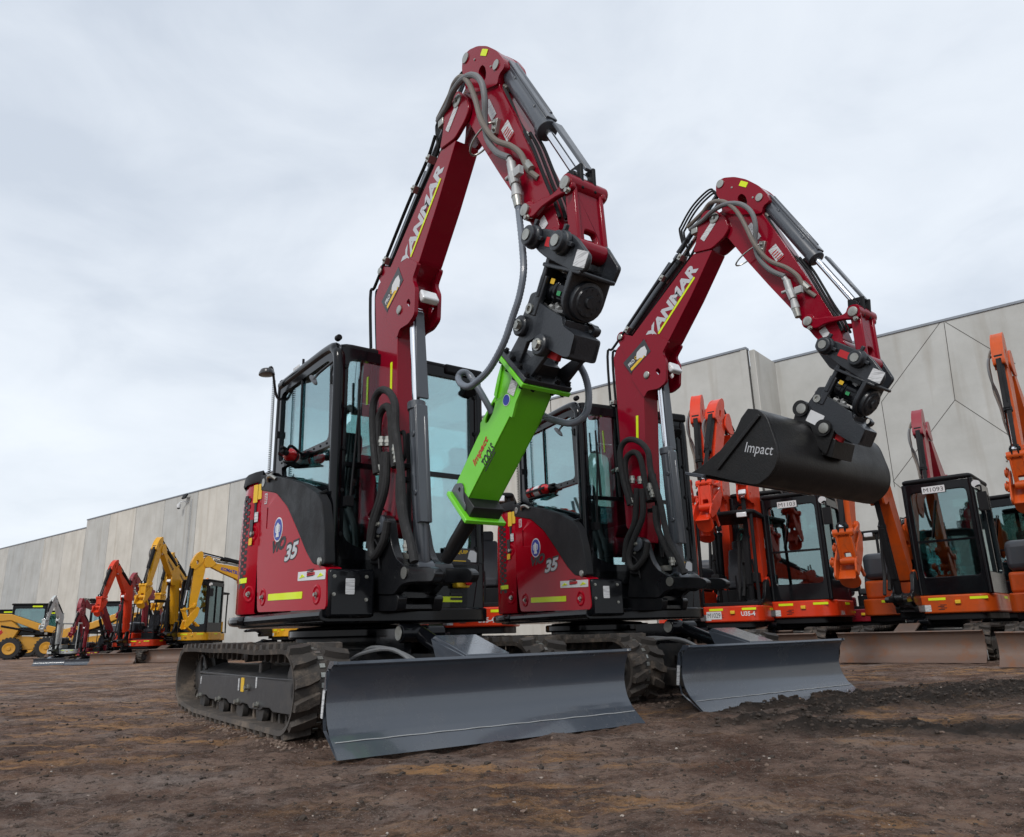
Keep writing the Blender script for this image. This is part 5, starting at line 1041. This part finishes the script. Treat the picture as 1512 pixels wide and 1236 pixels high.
# ---- skid steer, track loader, utility cab
def wheel(par, x, y, r, w, s, rim='ochre'):
    mb = MB(); mb.lathe((x, y, r), (0, s, 0), [(-w/2, r*.55), (-w/2, r*.9), (-w/2+.04, r), (w/2-.04, r), (w/2, r*.9), (w/2, r*.58)], 30)
    for k in range(20):
        a = 2*PI*k/20; mb.box((x+math.cos(a)*r*1.0, y, r+math.sin(a)*r*1.0), (.05, w*.95, .05), Matrix.Rotation(-a, 3, 'Y'))
    t = mb.obj('wheel', 'tyre', par, bevel=0)
    mb = MB(); mb.lathe((x, y, r), (0, s, 0), [(-w/2+.04, 0), (-w/2+.04, r*.56), (w/2+.012, r*.56), (w/2+.016, r*.5), (w/2+.003, r*.43), (w/2+.003, r*.2), (w/2+.03, r*.16), (w/2+.03, 0)], 24); mb.obj('rim', rim, t); return t
def skid_steer(label, px, D, a, paint_, s=1, lettered=True, tracks=False, name='skid_steer'):
    w = at(px, D); m = Matrix.Translation(w) @ Matrix.Rotation(a, 4, 'Z') @ Matrix.Diagonal((s, s, s, 1)); r = thing(name, label, 'loader', m)
    mb = MB(); mb.side(rpoly([(-1.55, .42), (-1.62, 1.20), (-1.45, 1.50), (-.75, 1.55), (-.35, 1.15), (-.55, .75), (-.9, .42)], .08), -.80, .80); b = mb.obj('engine_body', paint_, r, bevel=.03)
    mb = MB(); mb.side(rpoly([(-1.0, .34), (-.9, .80), (-.2, .86), (.95, .72), (1.1, .40), (.9, .34)], .05), -.62, .62); mb.obj('chassis', paint_, r, bevel=.02)
    for sgn in (-1, 1):
        mb = MB(); mb.poly(rpoly([(-1.1, 1.42), (-1.15, 1.72), (-.7, 1.70), (.3, 1.32), (1.15, 1.10), (1.42, .72), (1.30, .30), (1.12, .34), (1.15, .70), (.95, .92), (.2, 1.08), (-.7, 1.46)], .04), lambda u, v, q: V((u, q, v)), sgn*.78-.06, sgn*.78+.06); mb.obj('lift_arm', paint_, r, bevel=.02)
        mb = MB(); mb.cyl((-1.0, sgn*.78, 1.25), (.1, sgn*.78, 1.02), .045); mb.obj('lift_cylinder', 'black', r)
    if not tracks:
        for x in (-.62, .62):
            for sgn in (-1, 1): wheel(r, x, sgn*.76, .40, .30, sgn)
    else:
        for sgn in (-1, 1):
            P = [(-1.0, .12), (-.85, .0), (.75, .0), (.95, .16), (-.05, .62), (-.55, .80), (-.75, .70)]; o = rpoly(P, .14, 4); i_ = [(x*.90-.0, .33+(z-.33)*.78) for x, z in o]
            mb = MB(); mb.poly(o, lambda u, v, q: V((u, q, v)), sgn*.78-.17, sgn*.78+.17, [i_]); t = mb.obj('crawler_track', 'rubber', r, bevel=.02)
            mb = MB(); mb.bx(-.75, .7, sgn*.78-.1, sgn*.78+.1, .1, .34); mb.lathe((-.55, sgn*.72, .52), (0, sgn, 0), [(0, .05), (0, .22), (.18, .22), (.2, .08), (.2, 0)], 20); mb.obj('track_frame', paint_, t, bevel=.02)
    mb = MB(); wallbox(mb, -.75, .45, -.45, .45, .9, 2.05); cb = mb.obj('cab', 'black', r, bevel=.015)
    mb = MB(); mb.plan(rpoly([(.5, -.48), (.5, .48), (-.8, .48), (-.8, -.48)], .08), 2.051, 2.12); mb.obj('cab_roof', 'matt', cb, bevel=.025)
    for y in (-.43, .42): mb = MB(); mb.poly([(-.66, 1.2), (-.66, 1.92), (.36, 1.92), (.36, 1.2)], lambda u, v, q: V((u, q, v)), y, y+.006); mb.obj('side_window', 'glassdark', cb)
    mb = MB(); mb.box((.1, -.452, 2.0), (.35, .01, .06)); mb.box((-1.25, -.803, .78), (.45, .01, .05)); mb.obj('reflective_tape', 'hivis', r)
    mb = MB(); [mb.box((-1.615, 0, .62+.1*k), (.03, 1.2, .06)) for k in range(7)]; mb.obj('rear_grille', 'ink', r)
    mb = MB(); mb.poly(rpoly([(1.25, .02), (1.85, .02), (1.8, .06), (1.42, .10), (1.38, .62), (1.30, .62)], .02), lambda u, v, q: V((u, q, v)), -.95, .95)
    for sgn in (-1, 1): mb.poly([(1.3, .06), (1.75, .06), (1.40, .60), (1.3, .60)], lambda u, v, q: V((u, q, v)), sgn*.95-.02, sgn*.95+.02)
    mb.obj('front_bucket', 'rust', r, bevel=.01)
    if lettered:
        text('brand_lettering', 'CAT', .42, .20, 'white', (-1.42, -.803, .92), FX, RN, b, bold=.06); mb = MB(); mb.side([(-1.1, .92), (-.98, .92), (-.90, 1.02), (-.98, 1.12)], .803, .806); mb.obj('red_emblem', 'redink', b)
    return r
skid_steer('yellow wheeled skid steer loader with black cab at the far left edge', 46, 39.0, .42, 'ochre', 1.05)
skid_steer('yellow tracked loader with dark cab behind the small dark red excavator', 150, 35, PI+.30, 'ochre', 1.0, False, True, 'track_loader')
skid_steer('grey skid steer with amber beacon behind the yellow wheeled loader', 66, 47, .5, 'palegrey', 1.05, False)
skid_steer('pale loader cut off by the left edge of the photo', 4, 48, .4, 'palegrey', 1.1, False)
#BG1
# ================================================================= concrete walls
def concrete(name):
    m, nt, b = mk(name); L = nt.links.new
    tc = N(nt, 'ShaderNodeTexCoord'); g = N(nt, 'ShaderNodeNewGeometry')
    n1 = N(nt, 'ShaderNodeTexNoise'); n1.inputs['Scale'].default_value = .7; n1.inputs['Detail'].default_value = 10; n1.inputs['Roughness'].default_value = .62
    mp = N(nt, 'ShaderNodeMapping'); mp.inputs['Scale'].default_value = (2.2, 2.2, .18); n2 = N(nt, 'ShaderNodeTexNoise'); n2.inputs['Scale'].default_value = 1.2; n2.inputs['Detail'].default_value = 8
    L(tc.outputs['Object'], n1.inputs['Vector']); L(tc.outputs['Object'], mp.inputs[0]); L(mp.outputs[0], n2.inputs['Vector'])
    r1 = N(nt, 'ShaderNodeValToRGB'); r1.color_ramp.elements[0].position = .3; r1.color_ramp.elements[0].color = (.44, .43, .40, 1); r1.color_ramp.elements[1].position = .7; r1.color_ramp.elements[1].color = (.57, .56, .53, 1); L(n1.outputs['Fac'], r1.inputs[0])
    r2 = N(nt, 'ShaderNodeMapRange'); r2.inputs['From Min'].default_value = .52; r2.inputs['From Max'].default_value = .8; r2.inputs['To Max'].default_value = .5; L(n2.outputs['Fac'], r2.inputs['Value'])
    mx = N(nt, 'ShaderNodeMix', data_type='RGBA'); mx.inputs[7].default_value = (.27, .22, .16, 1); L(r2.outputs[0], mx.inputs[0]); L(r1.outputs[0], mx.inputs[6])
    tone = N(nt, 'ShaderNodeMix', data_type='RGBA', blend_type='MULTIPLY'); tone.inputs[0].default_value = 1
    rr = N(nt, 'ShaderNodeValToRGB'); rr.color_ramp.elements[0].color = (.74, .78, .82, 1); rr.color_ramp.elements[1].color = (1.06, 1.03, .98, 1); L(g.outputs['Random Per Island'], rr.inputs[0])
    L(mx.outputs[2], tone.inputs[6]); L(rr.outputs[0], tone.inputs[7]); L(tone.outputs[2], b.inputs['Base Color']); b.inputs['Roughness'].default_value = .85
    n3 = N(nt, 'ShaderNodeTexNoise'); n3.inputs['Scale'].default_value = 40; L(tc.outputs['Object'], n3.inputs['Vector']); bp = N(nt, 'ShaderNodeBump'); bp.inputs['Strength'].default_value = .25; bp.inputs['Distance'].default_value = .01; L(n3.outputs['Fac'], bp.inputs['Height']); L(bp.outputs[0], b.inputs['Normal'])
    return m
M['concrete'] = concrete('tilt_up_concrete'); M['joint'] = paint('joint_sealant', (.07, .066, .06), .9, dirt=.2); M['flash'] = paint('roof_flashing', (.20, .22, .25), .5, metal=.2)
WA = V((7.5, 22.8, 0)); WD = V((-38, 31.2, 0)).normalized(); WN = V((-WD.y, WD.x, 0)); WN = -WN if WN.y > 0 else WN   # faces the yard
WH = 9.0
def wall_s(px, py):     # where a sight line at (px, py) meets the wall line, metres along it
    d = ray(px, py); n = V((WN.x, WN.y, 0)); t = (WA-CO).dot(n)/V((d.x, d.y, 0)).dot(n); return (CO+d*t-WA).dot(WD)
wm = Matrix.Translation(WA) @ Matrix((WD, WN, UP)).transposed().to_4x4()
def wall(name, label, mat4, cuts, H, th=.18, ret=None):
    w = thing(name, label, 'wall', mat4)
    mb = MB()
    for (a, b), h in zip(zip(cuts, cuts[1:]), H): mb.bx(a+.022, b-.022, -th, 0, -.1, h)
    mb.obj('concrete_panel', 'concrete', w, bevel=.008, seg=1)
    mb = MB()
    for (a, b), h in zip(zip(cuts, cuts[1:]), H): mb.bx(a, b, -th+.02, -.02, -.1, h-.02)
    mb.obj('joint_filler', 'joint', w)
    mb = MB()
    for (a, b), h in zip(zip(cuts, cuts[1:]), H): mb.bx(a-.002, b+.002, -th-.03, .035, h+.001, h+.07)
    mb.obj('roof_flashing', 'flash', w)
    return w
jp = [(13.8, 805), (39.5, 798), (66.6, 792), (96.5, 784), (128, 774), (163, 762), (201.5, 751), (244, 738), (293, 725), (340, 712)]
js = sorted(wall_s(x, y) for x, y in jp)
near = [0, 3.9, 7.8, 11.7, 15.6, 19.5]; near = [q for q in near if q < js[0]-2]
cuts = near+js; s128 = wall_s(128, 770)
q = js[-1]
while q < 95: q += 3.6; cuts.append(q)
HH = [WH if b <= s128+.5 else WH-.55 for a, b in zip(cuts, cuts[1:])]
big = wall('concrete_wall', 'long grey concrete panel wall running away to the left behind the machines', wm, cuts, HH)
mb = MB(); mb.bx(-.18, 0, -4.0, -.185, -.1, WH); mb.obj('end_return', 'concrete', big, bevel=.008, seg=1)
mb = MB(); mb.bx(-.004, .20, .001, .02, 0, WH-.01); mb.obj('edge_column', 'concrete', big)
wm2 = Matrix.Translation(WA-WN*1.9-WD*.0) @ Matrix((WD, WN, UP)).transposed().to_4x4()
w2 = wall('concrete_wall', 'grey concrete wall at right with grooved diamond lines, behind the orange machines', wm2, [-34, -25.5, -17, -7.4, 2.2], [WH]*4)
def w2pt(px, py): d = ray(px, py); o = wm2.translation; t = (o-CO).dot(WN)/d.dot(WN); p = CO+d*t; return wm2.inverted() @ p
mb = MB()
def groove(a, b):
    p, q_ = w2pt(*a), w2pt(*b); d = (q_-p); L_ = d.length; d.normalize(); n = V((-d.z, 0, d.x)); mb.poly([(0, -.009), (L_, -.009), (L_, .009), (0, .009)], lambda u, v, w: V((p.x, .0, p.z))+d*u+n*v+LY*w, -.01, .003)
def zr(x, y): return (1240+.405*x, 440+.4045*y)
for a, b in (((385, 88), (530, 175)), ((365, 90), (152, 380)), ((380, 90), (420, 372)), ((420, 372), (625, 507)), ((420, 372), (195, 670)), ((195, 670), (260, 725)), ((152, 380), (200, 690)), ((700, 700), (600, 820)), ((625, 507), (760, 590)), ((530, 175), (640, 240))): groove(zr(*a), zr(*b))
mb.obj('groove', 'joint', w2)
# floodlight and camera on the wall
def wpt(px, py, off=0):
    d = ray(px, py); t = (WA+WN*off-CO).dot(WN)/d.dot(WN); return CO+d*t
p = wpt(273, 733, .25); fl = thing('floodlight', 'small black floodlight fixed high on the long concrete wall above a conduit', 'floodlight', Matrix.Translation(p) @ Matrix((WD, WN, UP)).transposed().to_4x4())
mb = MB(); mb.box((0, .0, 0), (.42, .10, .32), Matrix.Rotation(.5, 3, 'X')); mb.obj('lamp_housing', 'matt', fl, bevel=.02)
mb = MB(); mb.cyl((0, -.25, -.05), (0, 0, -.05), .03); mb.box((-.35, -.24, -.28), (.12, .02, .12)); mb.obj('bracket', 'galv', fl)
mb = MB(); mb.tube([(-.30, -.235, -.2), (-.30, -.235, -3), (-.30, -.235, -7.5)], .022, 8, 1); mb.tube([(-.42, -.235, -.2), (-.42, -.235, -3), (-.42, -.235, -7.5)], .022, 8, 1); mb.obj('conduit', 'galv', fl)
p = wpt(264, 747, .35); sc_ = thing('security_camera', 'white dome security camera on a curved arm on the long concrete wall', 'security camera', Matrix.Translation(p) @ Matrix((WD, WN, UP)).transposed().to_4x4())
mb = MB(); mb.lathe((0, 0, -.12), UP, [(0, 0), (.0, .10), (.12, .12), (.22, .11), (.26, .03)], 16); mb.tube([(0, 0, .12), (-.05, -.05, .22), (-.25, -.15, .25), (-.4, -.33, .2)], .03); mb.obj('camera_housing', 'white', sc_)
mb = MB(); mb.lathe((0, 0, -.2), UP, [(0, 0), (.02, .07), (.08, .09), (.09, 0)], 16); mb.obj('camera_dome', 'ink', sc_)
# ================================================================= ground
def ridge(x, y):    # loose dark soil pushed up ahead of the right-hand blade, with wheel ruts through it
    c1 = 3.95+.10*math.sin(x*1.7)+.05*math.sin(x*5); c2 = 5.45+.12*(x-1.0)+.1*math.sin(x*2)
    m = max(0, min(1, (x-.75)/.5))
    a = math.exp(-((y-c1)/.26)**2)*max(0, min(1, (x-1.0)/.4)); b = math.exp(-((y-c2)/.72)**4)*m
    if x < 2.6: b = max(b, math.exp(-((y-(4.2+.62*(x-.95)))/.16)**2)*m)
    return a, b
def ground_h(x, y):
    d = math.hypot(x, y-5)
    h = .014*noise.noise((x*1.3, y*1.3, 0)) + .02*noise.noise((x*.35, y*.5, 3))
    if -9 < x < 11 and y < 16:
        f = noise.fractal((x*4, y*4, 1), .7, 2.1, 5); h += .013*f + .010*noise.fractal((x*10, y*10, 4), .6, 2.2, 3) + .010*noise.noise((x*2.5, y*2.5, 8))
        h += .006*noise.noise((x*1.2, y*14, 5))
        a, b = ridge(x, y); k = max(a*.8, b); 
        if k > .01: h += k*(.03+.04*noise.fractal((x*7, y*7, 9), .75, 2.2, 5))
    for o_, a_ in ((G.o, G.a), (G2.o, G2.a)):     # soil pressed up round the tracks
        dx, dy = x-o_.x, y-o_.y; lf, ll = dx*math.sin(a_)-dy*math.cos(a_), dx*math.cos(a_)+dy*math.sin(a_)
        if abs(lf) < 1.4 and .45 < abs(ll) < 1.02: h += .016*max(0, 1-(max(0, abs(abs(ll)-.72)-.15)/.15)**2)*min(1, (1.4-abs(lf))/.25) - max(0, h)*.6
    return h-.012
ys = [-40, -20, -10, -5, -2, -1, -.3]; y = .1
while y < 9: ys.append(y); y += .022+.0045*max(0, y-1)
while y < 170: ys.append(y); y *= 1.035
us = []
K = 340
for i in range(K+1):
    t = -1+2*i/K; us.append(t)
me = bpy.data.meshes.new('ground'); vs = []; cols = []
for y in ys:
    w = 1.1+.95*abs(y) if y > 0 else 60+0*y
    for t in us:
        tt = t*(.78+.22*t*t*t*t); x = tt*w*1.0
        if abs(t) == 1: x = t*(w+120)
        h = ground_h(x, y); vs.append((x, y, h)); a, b = ridge(x, y) if y < 16 else (0, 0)
        far = max(0, min(1, (y-9)/5)); k = max(a, b)*1.0
        cols.append((min(1, k*1.1), far, 0, 1))
n = K+1
fs = [(j*n+i, j*n+i+1, (j+1)*n+i+1, (j+1)*n+i) for j in range(len(ys)-1) for i in range(K)]
me.from_pydata(vs, [], fs); me.shade_smooth()
at = me.color_attributes.new('soil', 'FLOAT_COLOR', 'POINT'); at.data.foreach_set('color', [c for q in cols for c in q])
gm, nt, b = mk('brown_dirt'); L = nt.links.new
tc = N(nt, 'ShaderNodeTexCoord'); vc = N(nt, 'ShaderNodeVertexColor'); vc.layer_name = 'soil'; sp = N(nt, 'ShaderNodeSeparateColor'); L(vc.outputs[0], sp.inputs[0])
def nz(scale, detail=8, rough=.6, mscale=(1, 1, 1), rot=0, dist=0):
    mp = N(nt, 'ShaderNodeMapping'); mp.inputs['Scale'].default_value = mscale; mp.inputs['Rotation'].default_value = (0, 0, rot); t = N(nt, 'ShaderNodeTexNoise'); t.inputs['Scale'].default_value = scale; t.inputs['Detail'].default_value = detail; t.inputs['Roughness'].default_value = rough; t.inputs['Distortion'].default_value = dist
    L(tc.outputs['Object'], mp.inputs[0]); L(mp.outputs[0], t.inputs['Vector']); return t.outputs['Fac']
def mrange(v, a, b_, c=0, d=1):
    r = N(nt, 'ShaderNodeMapRange'); r.inputs['From Min'].default_value = a; r.inputs['From Max'].default_value = b_; r.inputs['To Min'].default_value = c; r.inputs['To Max'].default_value = d; L(v, r.inputs['Value']); return r.outputs[0]
def mixc(f, a, b_):
    x = N(nt, 'ShaderNodeMix', data_type='RGBA')
    for i, v in ((6, a), (7, b_)):
        if isinstance(v, tuple): x.inputs[i].default_value = c4(v)
        else: L(v, x.inputs[i])
    L(f, x.inputs[0]); return x.outputs[2]
def mul(a, b_):
    x = N(nt, 'ShaderNodeMath', operation='MULTIPLY'); L(a, x.inputs[0])
    if isinstance(b_, (int, float)): x.inputs[1].default_value = b_
    else: L(b_, x.inputs[1])
    return x.outputs[0]
c = mixc(mrange(nz(2.1, 14, .74, (1, 1, 1), .05), .42, .58), (.115, .060, .040), (.37, .245, .185))
c = mixc(mrange(nz(.9, 14, .72, (1, 1.3, 1), .1, .2), .52, .62, 0, .7), c, (.46, .37, .325))
c = mixc(mrange(nz(1.3, 12, .75, (1, 1, 1), .4, .3), .53, .63, 0, .75), c, (.21, .095, .052))
och = mul(mrange(nz(2.4, 14, .76, (.55, 1.5, 1), -.12, .3), .50, .60, 0, 1), mrange(nz(.55, 3, .5), .44, .56))
c = mixc(och, c, (.62, .33, .14))
c = mixc(mrange(nz(9, 12, .82), .51, .60, 0, .8), c, (.062, .038, .026))
c = mixc(mrange(nz(34, 9, .85), .53, .60, 0, .8), c, (.05, .033, .024))
c = mixc(mrange(nz(48, 8, .85, (1, 1, 1), .7), .55, .63, 0, .75), c, (.42, .34, .285))
c = mixc(mrange(nz(150, 3, .8), .60, .68, 0, .8), c, (.62, .55, .48))
c = mixc(mul(sp.outputs[0], mrange(nz(3, 6, .7), .2, .45)), c, (.040, .029, .022))
L(c, b.inputs['Base Color']); b.inputs['Roughness'].default_value = .92; b.inputs['Specular IOR Level'].default_value = .25
hn = N(nt, 'ShaderNodeMath', operation='ADD'); L(nz(22, 12, .82), hn.inputs[0]); L(mul(nz(110, 6, .8), .5), hn.inputs[1])
bp = N(nt, 'ShaderNodeBump'); bp.inputs['Strength'].default_value = 1; bp.inputs['Distance'].default_value = .07; L(hn.outputs[0], bp.inputs['Height']); L(bp.outputs[0], b.inputs['Normal'])
me.materials.append(gm); go = bpy.data.objects.new('ground', me); COL.objects.link(go); go['kind'] = 'structure'
# loose stones and clods
def scatter(name, n, mats, rmin, rmax, seed, region, ridge_only=False):
    rnd = random.Random(seed); k = 0; tb_ = bmesh.new(); bmesh.ops.create_icosphere(tb_, subdivisions=1, radius=1); TV = [v.co.copy() for v in tb_.verts]; TF = [tuple(v.index for v in f.verts) for f in tb_.faces]; tb_.free()
    VS, FS, MI = [], [], []
    while k < n:
        y = region[0]*(region[1]/region[0])**rnd.random(); x = rnd.uniform(-.75, .75)*y*1.05 + rnd.uniform(-.3, .3)
        if ridge_only:
            x = rnd.uniform(.7, 6.5); y = rnd.uniform(3.9, 7.5)
            if max(ridge(x, y))*rnd.uniform(.6, 1.4) < .5: continue
        k += 1; r = rmin*(rmax/rmin)**(rnd.random()**2.2)*(1 if y < 3 else 1.2)
        sx, sy, sz = rnd.uniform(.8, 1.4), rnd.uniform(.7, 1.1), rnd.uniform(.45, .8); an = rnd.uniform(0, 6.3); z = ground_h(x, y)+r*.15; ca, sa = math.cos(an), math.sin(an)
        b0 = len(VS)
        for c in TV:
            q = r*(1+.25*rnd.uniform(-1, 1)); a_, b_, d_ = c.x*sx*q, c.y*sy*q, c.z*sz*q; VS.append((a_*ca-b_*sa+x, a_*sa+b_*ca+y, d_+z))
        FS += [tuple(b0+i for i in f) for f in TF]; MI += [rnd.choice((0, 0, 0, 1))]*len(TF)
    me = bpy.data.meshes.new(name); me.from_pydata(VS, [], FS)
    for m in mats: me.materials.append(M[m])
    me.polygons.foreach_set('material_index', MI); o = bpy.data.objects.new(name, me); COL.objects.link(o); o['kind'] = 'stuff'; o['label'] = 'small loose '+name.replace('_', ' ')+' lying on the brown dirt yard'; o['category'] = name.split('_')[-1]; return o
M['stone'] = paint('yard_stone', (.30, .25, .21), .85, dirt=.6, dirtcol=(.1, .07, .05)); M['stone2'] = paint('pale_stone', (.34, .30, .26), .85, dirt=.5, dirtcol=(.2, .15, .1)); M['clod'] = paint('dark_soil', (.038, .027, .020), .95, dirt=.4, dirtcol=(.07, .05, .037)); M['clod2'] = paint('brown_soil', (.15, .105, .08), .95, dirt=.4)
scatter('gravel_stones', 420, ('stone', 'stone2'), .002, .008, 1, (.9, 8))
scatter('soil_clods', 7000, ('clod', 'clod2'), .002, .012, 2, (.9, 9))
scatter('dug_soil', 7500, ('clod', 'clod'), .003, .015, 5, (.9, 9), True)
def track_soil():
    rnd = random.Random(11); tb_ = bmesh.new(); bmesh.ops.create_icosphere(tb_, subdivisions=1, radius=1); TV = [v.co.copy() for v in tb_.verts]; TF = [tuple(v.index for v in f.verts) for f in tb_.faces]; tb_.free(); VS, FS = [], []
    for f in (G, G2):
        for k in range(1300):
            lx = rnd.uniform(-1.35, 1.35); ly = rnd.choice((-1, 1))*rnd.choice((rnd.gauss(.90, .035), rnd.gauss(.90, .05), rnd.gauss(.54, .03)))
            if rnd.random() < .2: lx = rnd.gauss(1.2, .12); ly = rnd.choice((-1, 1))*rnd.uniform(.55, .9)
            w_ = f.m @ V((lx, ly, 0)); r = .003*(5**(rnd.random()**1.6)); b0 = len(VS); z = ground_h(w_.x, w_.y)
            for c in TV: q = r*(1+.3*rnd.uniform(-1, 1)); VS.append((w_.x+c.x*q*1.2, w_.y+c.y*q, z+c.z*q*.7))
            FS.extend(tuple(b0+i for i in t) for t in TF)
    me = bpy.data.meshes.new('loose_soil'); me.from_pydata(VS, [], FS); me.materials.append(M['clod2']); o = bpy.data.objects.new('loose_soil', me); COL.objects.link(o); o['kind'] = 'stuff'; o['label'] = 'crumbs of loose brown soil along the crawler tracks'; o['category'] = 'soil'
track_soil()
# ================================================================= light and sky
el, az = rad(42), rad(205)     # sun high behind the photographer's left shoulder, veiled
sd = V((math.sin(az)*math.cos(el), math.cos(az)*math.cos(el), math.sin(el)))
sun = bpy.data.lights.new('sun', 'SUN'); sun.energy = 1.4; sun.angle = rad(14); sun.color = (1, .97, .93)
so = bpy.data.objects.new('sun', sun); COL.objects.link(so); so.rotation_euler = sd.to_track_quat('Z', 'Y').to_euler()
w = bpy.data.worlds.new('World'); sc.world = w; w.use_nodes = True; nt = w.node_tree; L = nt.links.new; bg = nt.nodes['Background']
sky = N(nt, 'ShaderNodeTexSky'); sky.sky_type = 'NISHITA'; sky.sun_disc = False; sky.sun_elevation = el; sky.sun_rotation = az; sky.air_density = 1.2; sky.dust_density = 2
tc = N(nt, 'ShaderNodeTexCoord'); sx = N(nt, 'ShaderNodeSeparateXYZ'); L(tc.outputs['Generated'], sx.inputs[0])
def m2(op, a, b_=None):
    x = N(nt, 'ShaderNodeMath', operation=op)
    for i, v in enumerate((a, b_)):
        if v is None: continue
        if isinstance(v, (int, float)): x.inputs[i].default_value = v
        else: L(v, x.inputs[i])
    return x.outputs[0]
den = m2('ADD', m2('MAXIMUM', sx.outputs[2], 0), .22)
cv = N(nt, 'ShaderNodeCombineXYZ'); L(m2('DIVIDE', sx.outputs[0], den), cv.inputs[0]); L(m2('DIVIDE', sx.outputs[1], den), cv.inputs[1]); cv.inputs[2].default_value = .4
def wn(scale, det, rough, dist, off):
    mp = N(nt, 'ShaderNodeMapping'); mp.inputs['Location'].default_value = off; mp.inputs['Scale'].default_value = (1, 1, 1); t = N(nt, 'ShaderNodeTexNoise'); t.inputs['Scale'].default_value = scale; t.inputs['Detail'].default_value = det; t.inputs['Roughness'].default_value = rough; t.inputs['Distortion'].default_value = dist
    L(cv.outputs[0], mp.inputs[0]); L(mp.outputs[0], t.inputs['Vector']); return t.outputs['Fac']
mixn = m2('ADD', m2('MULTIPLY', wn(1.0, 6, .5, .3, (3.2, 1.1, 0)), .72), m2('MULTIPLY', wn(3.2, 8, .55, .6, (0, 5, 2)), .28))
rp = N(nt, 'ShaderNodeValToRGB'); e = rp.color_ramp.elements; e[0].position = .38; e[0].color = (.55, .605, .685, 1); e[1].position = .64; e[1].color = (.80, .845, .90, 1); k = rp.color_ramp.elements.new(.5); k.color = (.70, .75, .815, 1)
L(mixn, rp.inputs[0])
hx = N(nt, 'ShaderNodeMapRange'); hx.inputs['From Min'].default_value = 0; hx.inputs['From Max'].default_value = .5; hx.inputs['To Min'].default_value = 1; hx.inputs['To Max'].default_value = 0; L(sx.outputs[2], hx.inputs['Value'])
gr = N(nt, 'ShaderNodeMix', data_type='RGBA'); L(m2('MULTIPLY', hx.outputs[0], .45), gr.inputs[0]); L(rp.outputs[0], gr.inputs[6]); gr.inputs[7].default_value = (.74, .79, .85, 1)
sm = N(nt, 'ShaderNodeMix', data_type='RGBA', blend_type='MULTIPLY'); sm.inputs[0].default_value = 1; L(sky.outputs[0], sm.inputs[6]); sm.inputs[7].default_value = (.1, .1, .1, 1)
fx_ = N(nt, 'ShaderNodeMix', data_type='RGBA'); fx_.inputs[0].default_value = .9; L(sm.outputs[2], fx_.inputs[6]); L(gr.outputs[2], fx_.inputs[7]); L(fx_.outputs[2], bg.inputs[0]); bg.inputs[1].default_value = 1
vs_ = sc.view_settings; vs_.view_transform = 'Standard'; vs_.look = 'None'; vs_.exposure = .30; vs_.gamma = 1
sc.cycles.transparent_max_bounces = 16; sc.cycles.max_bounces = 6
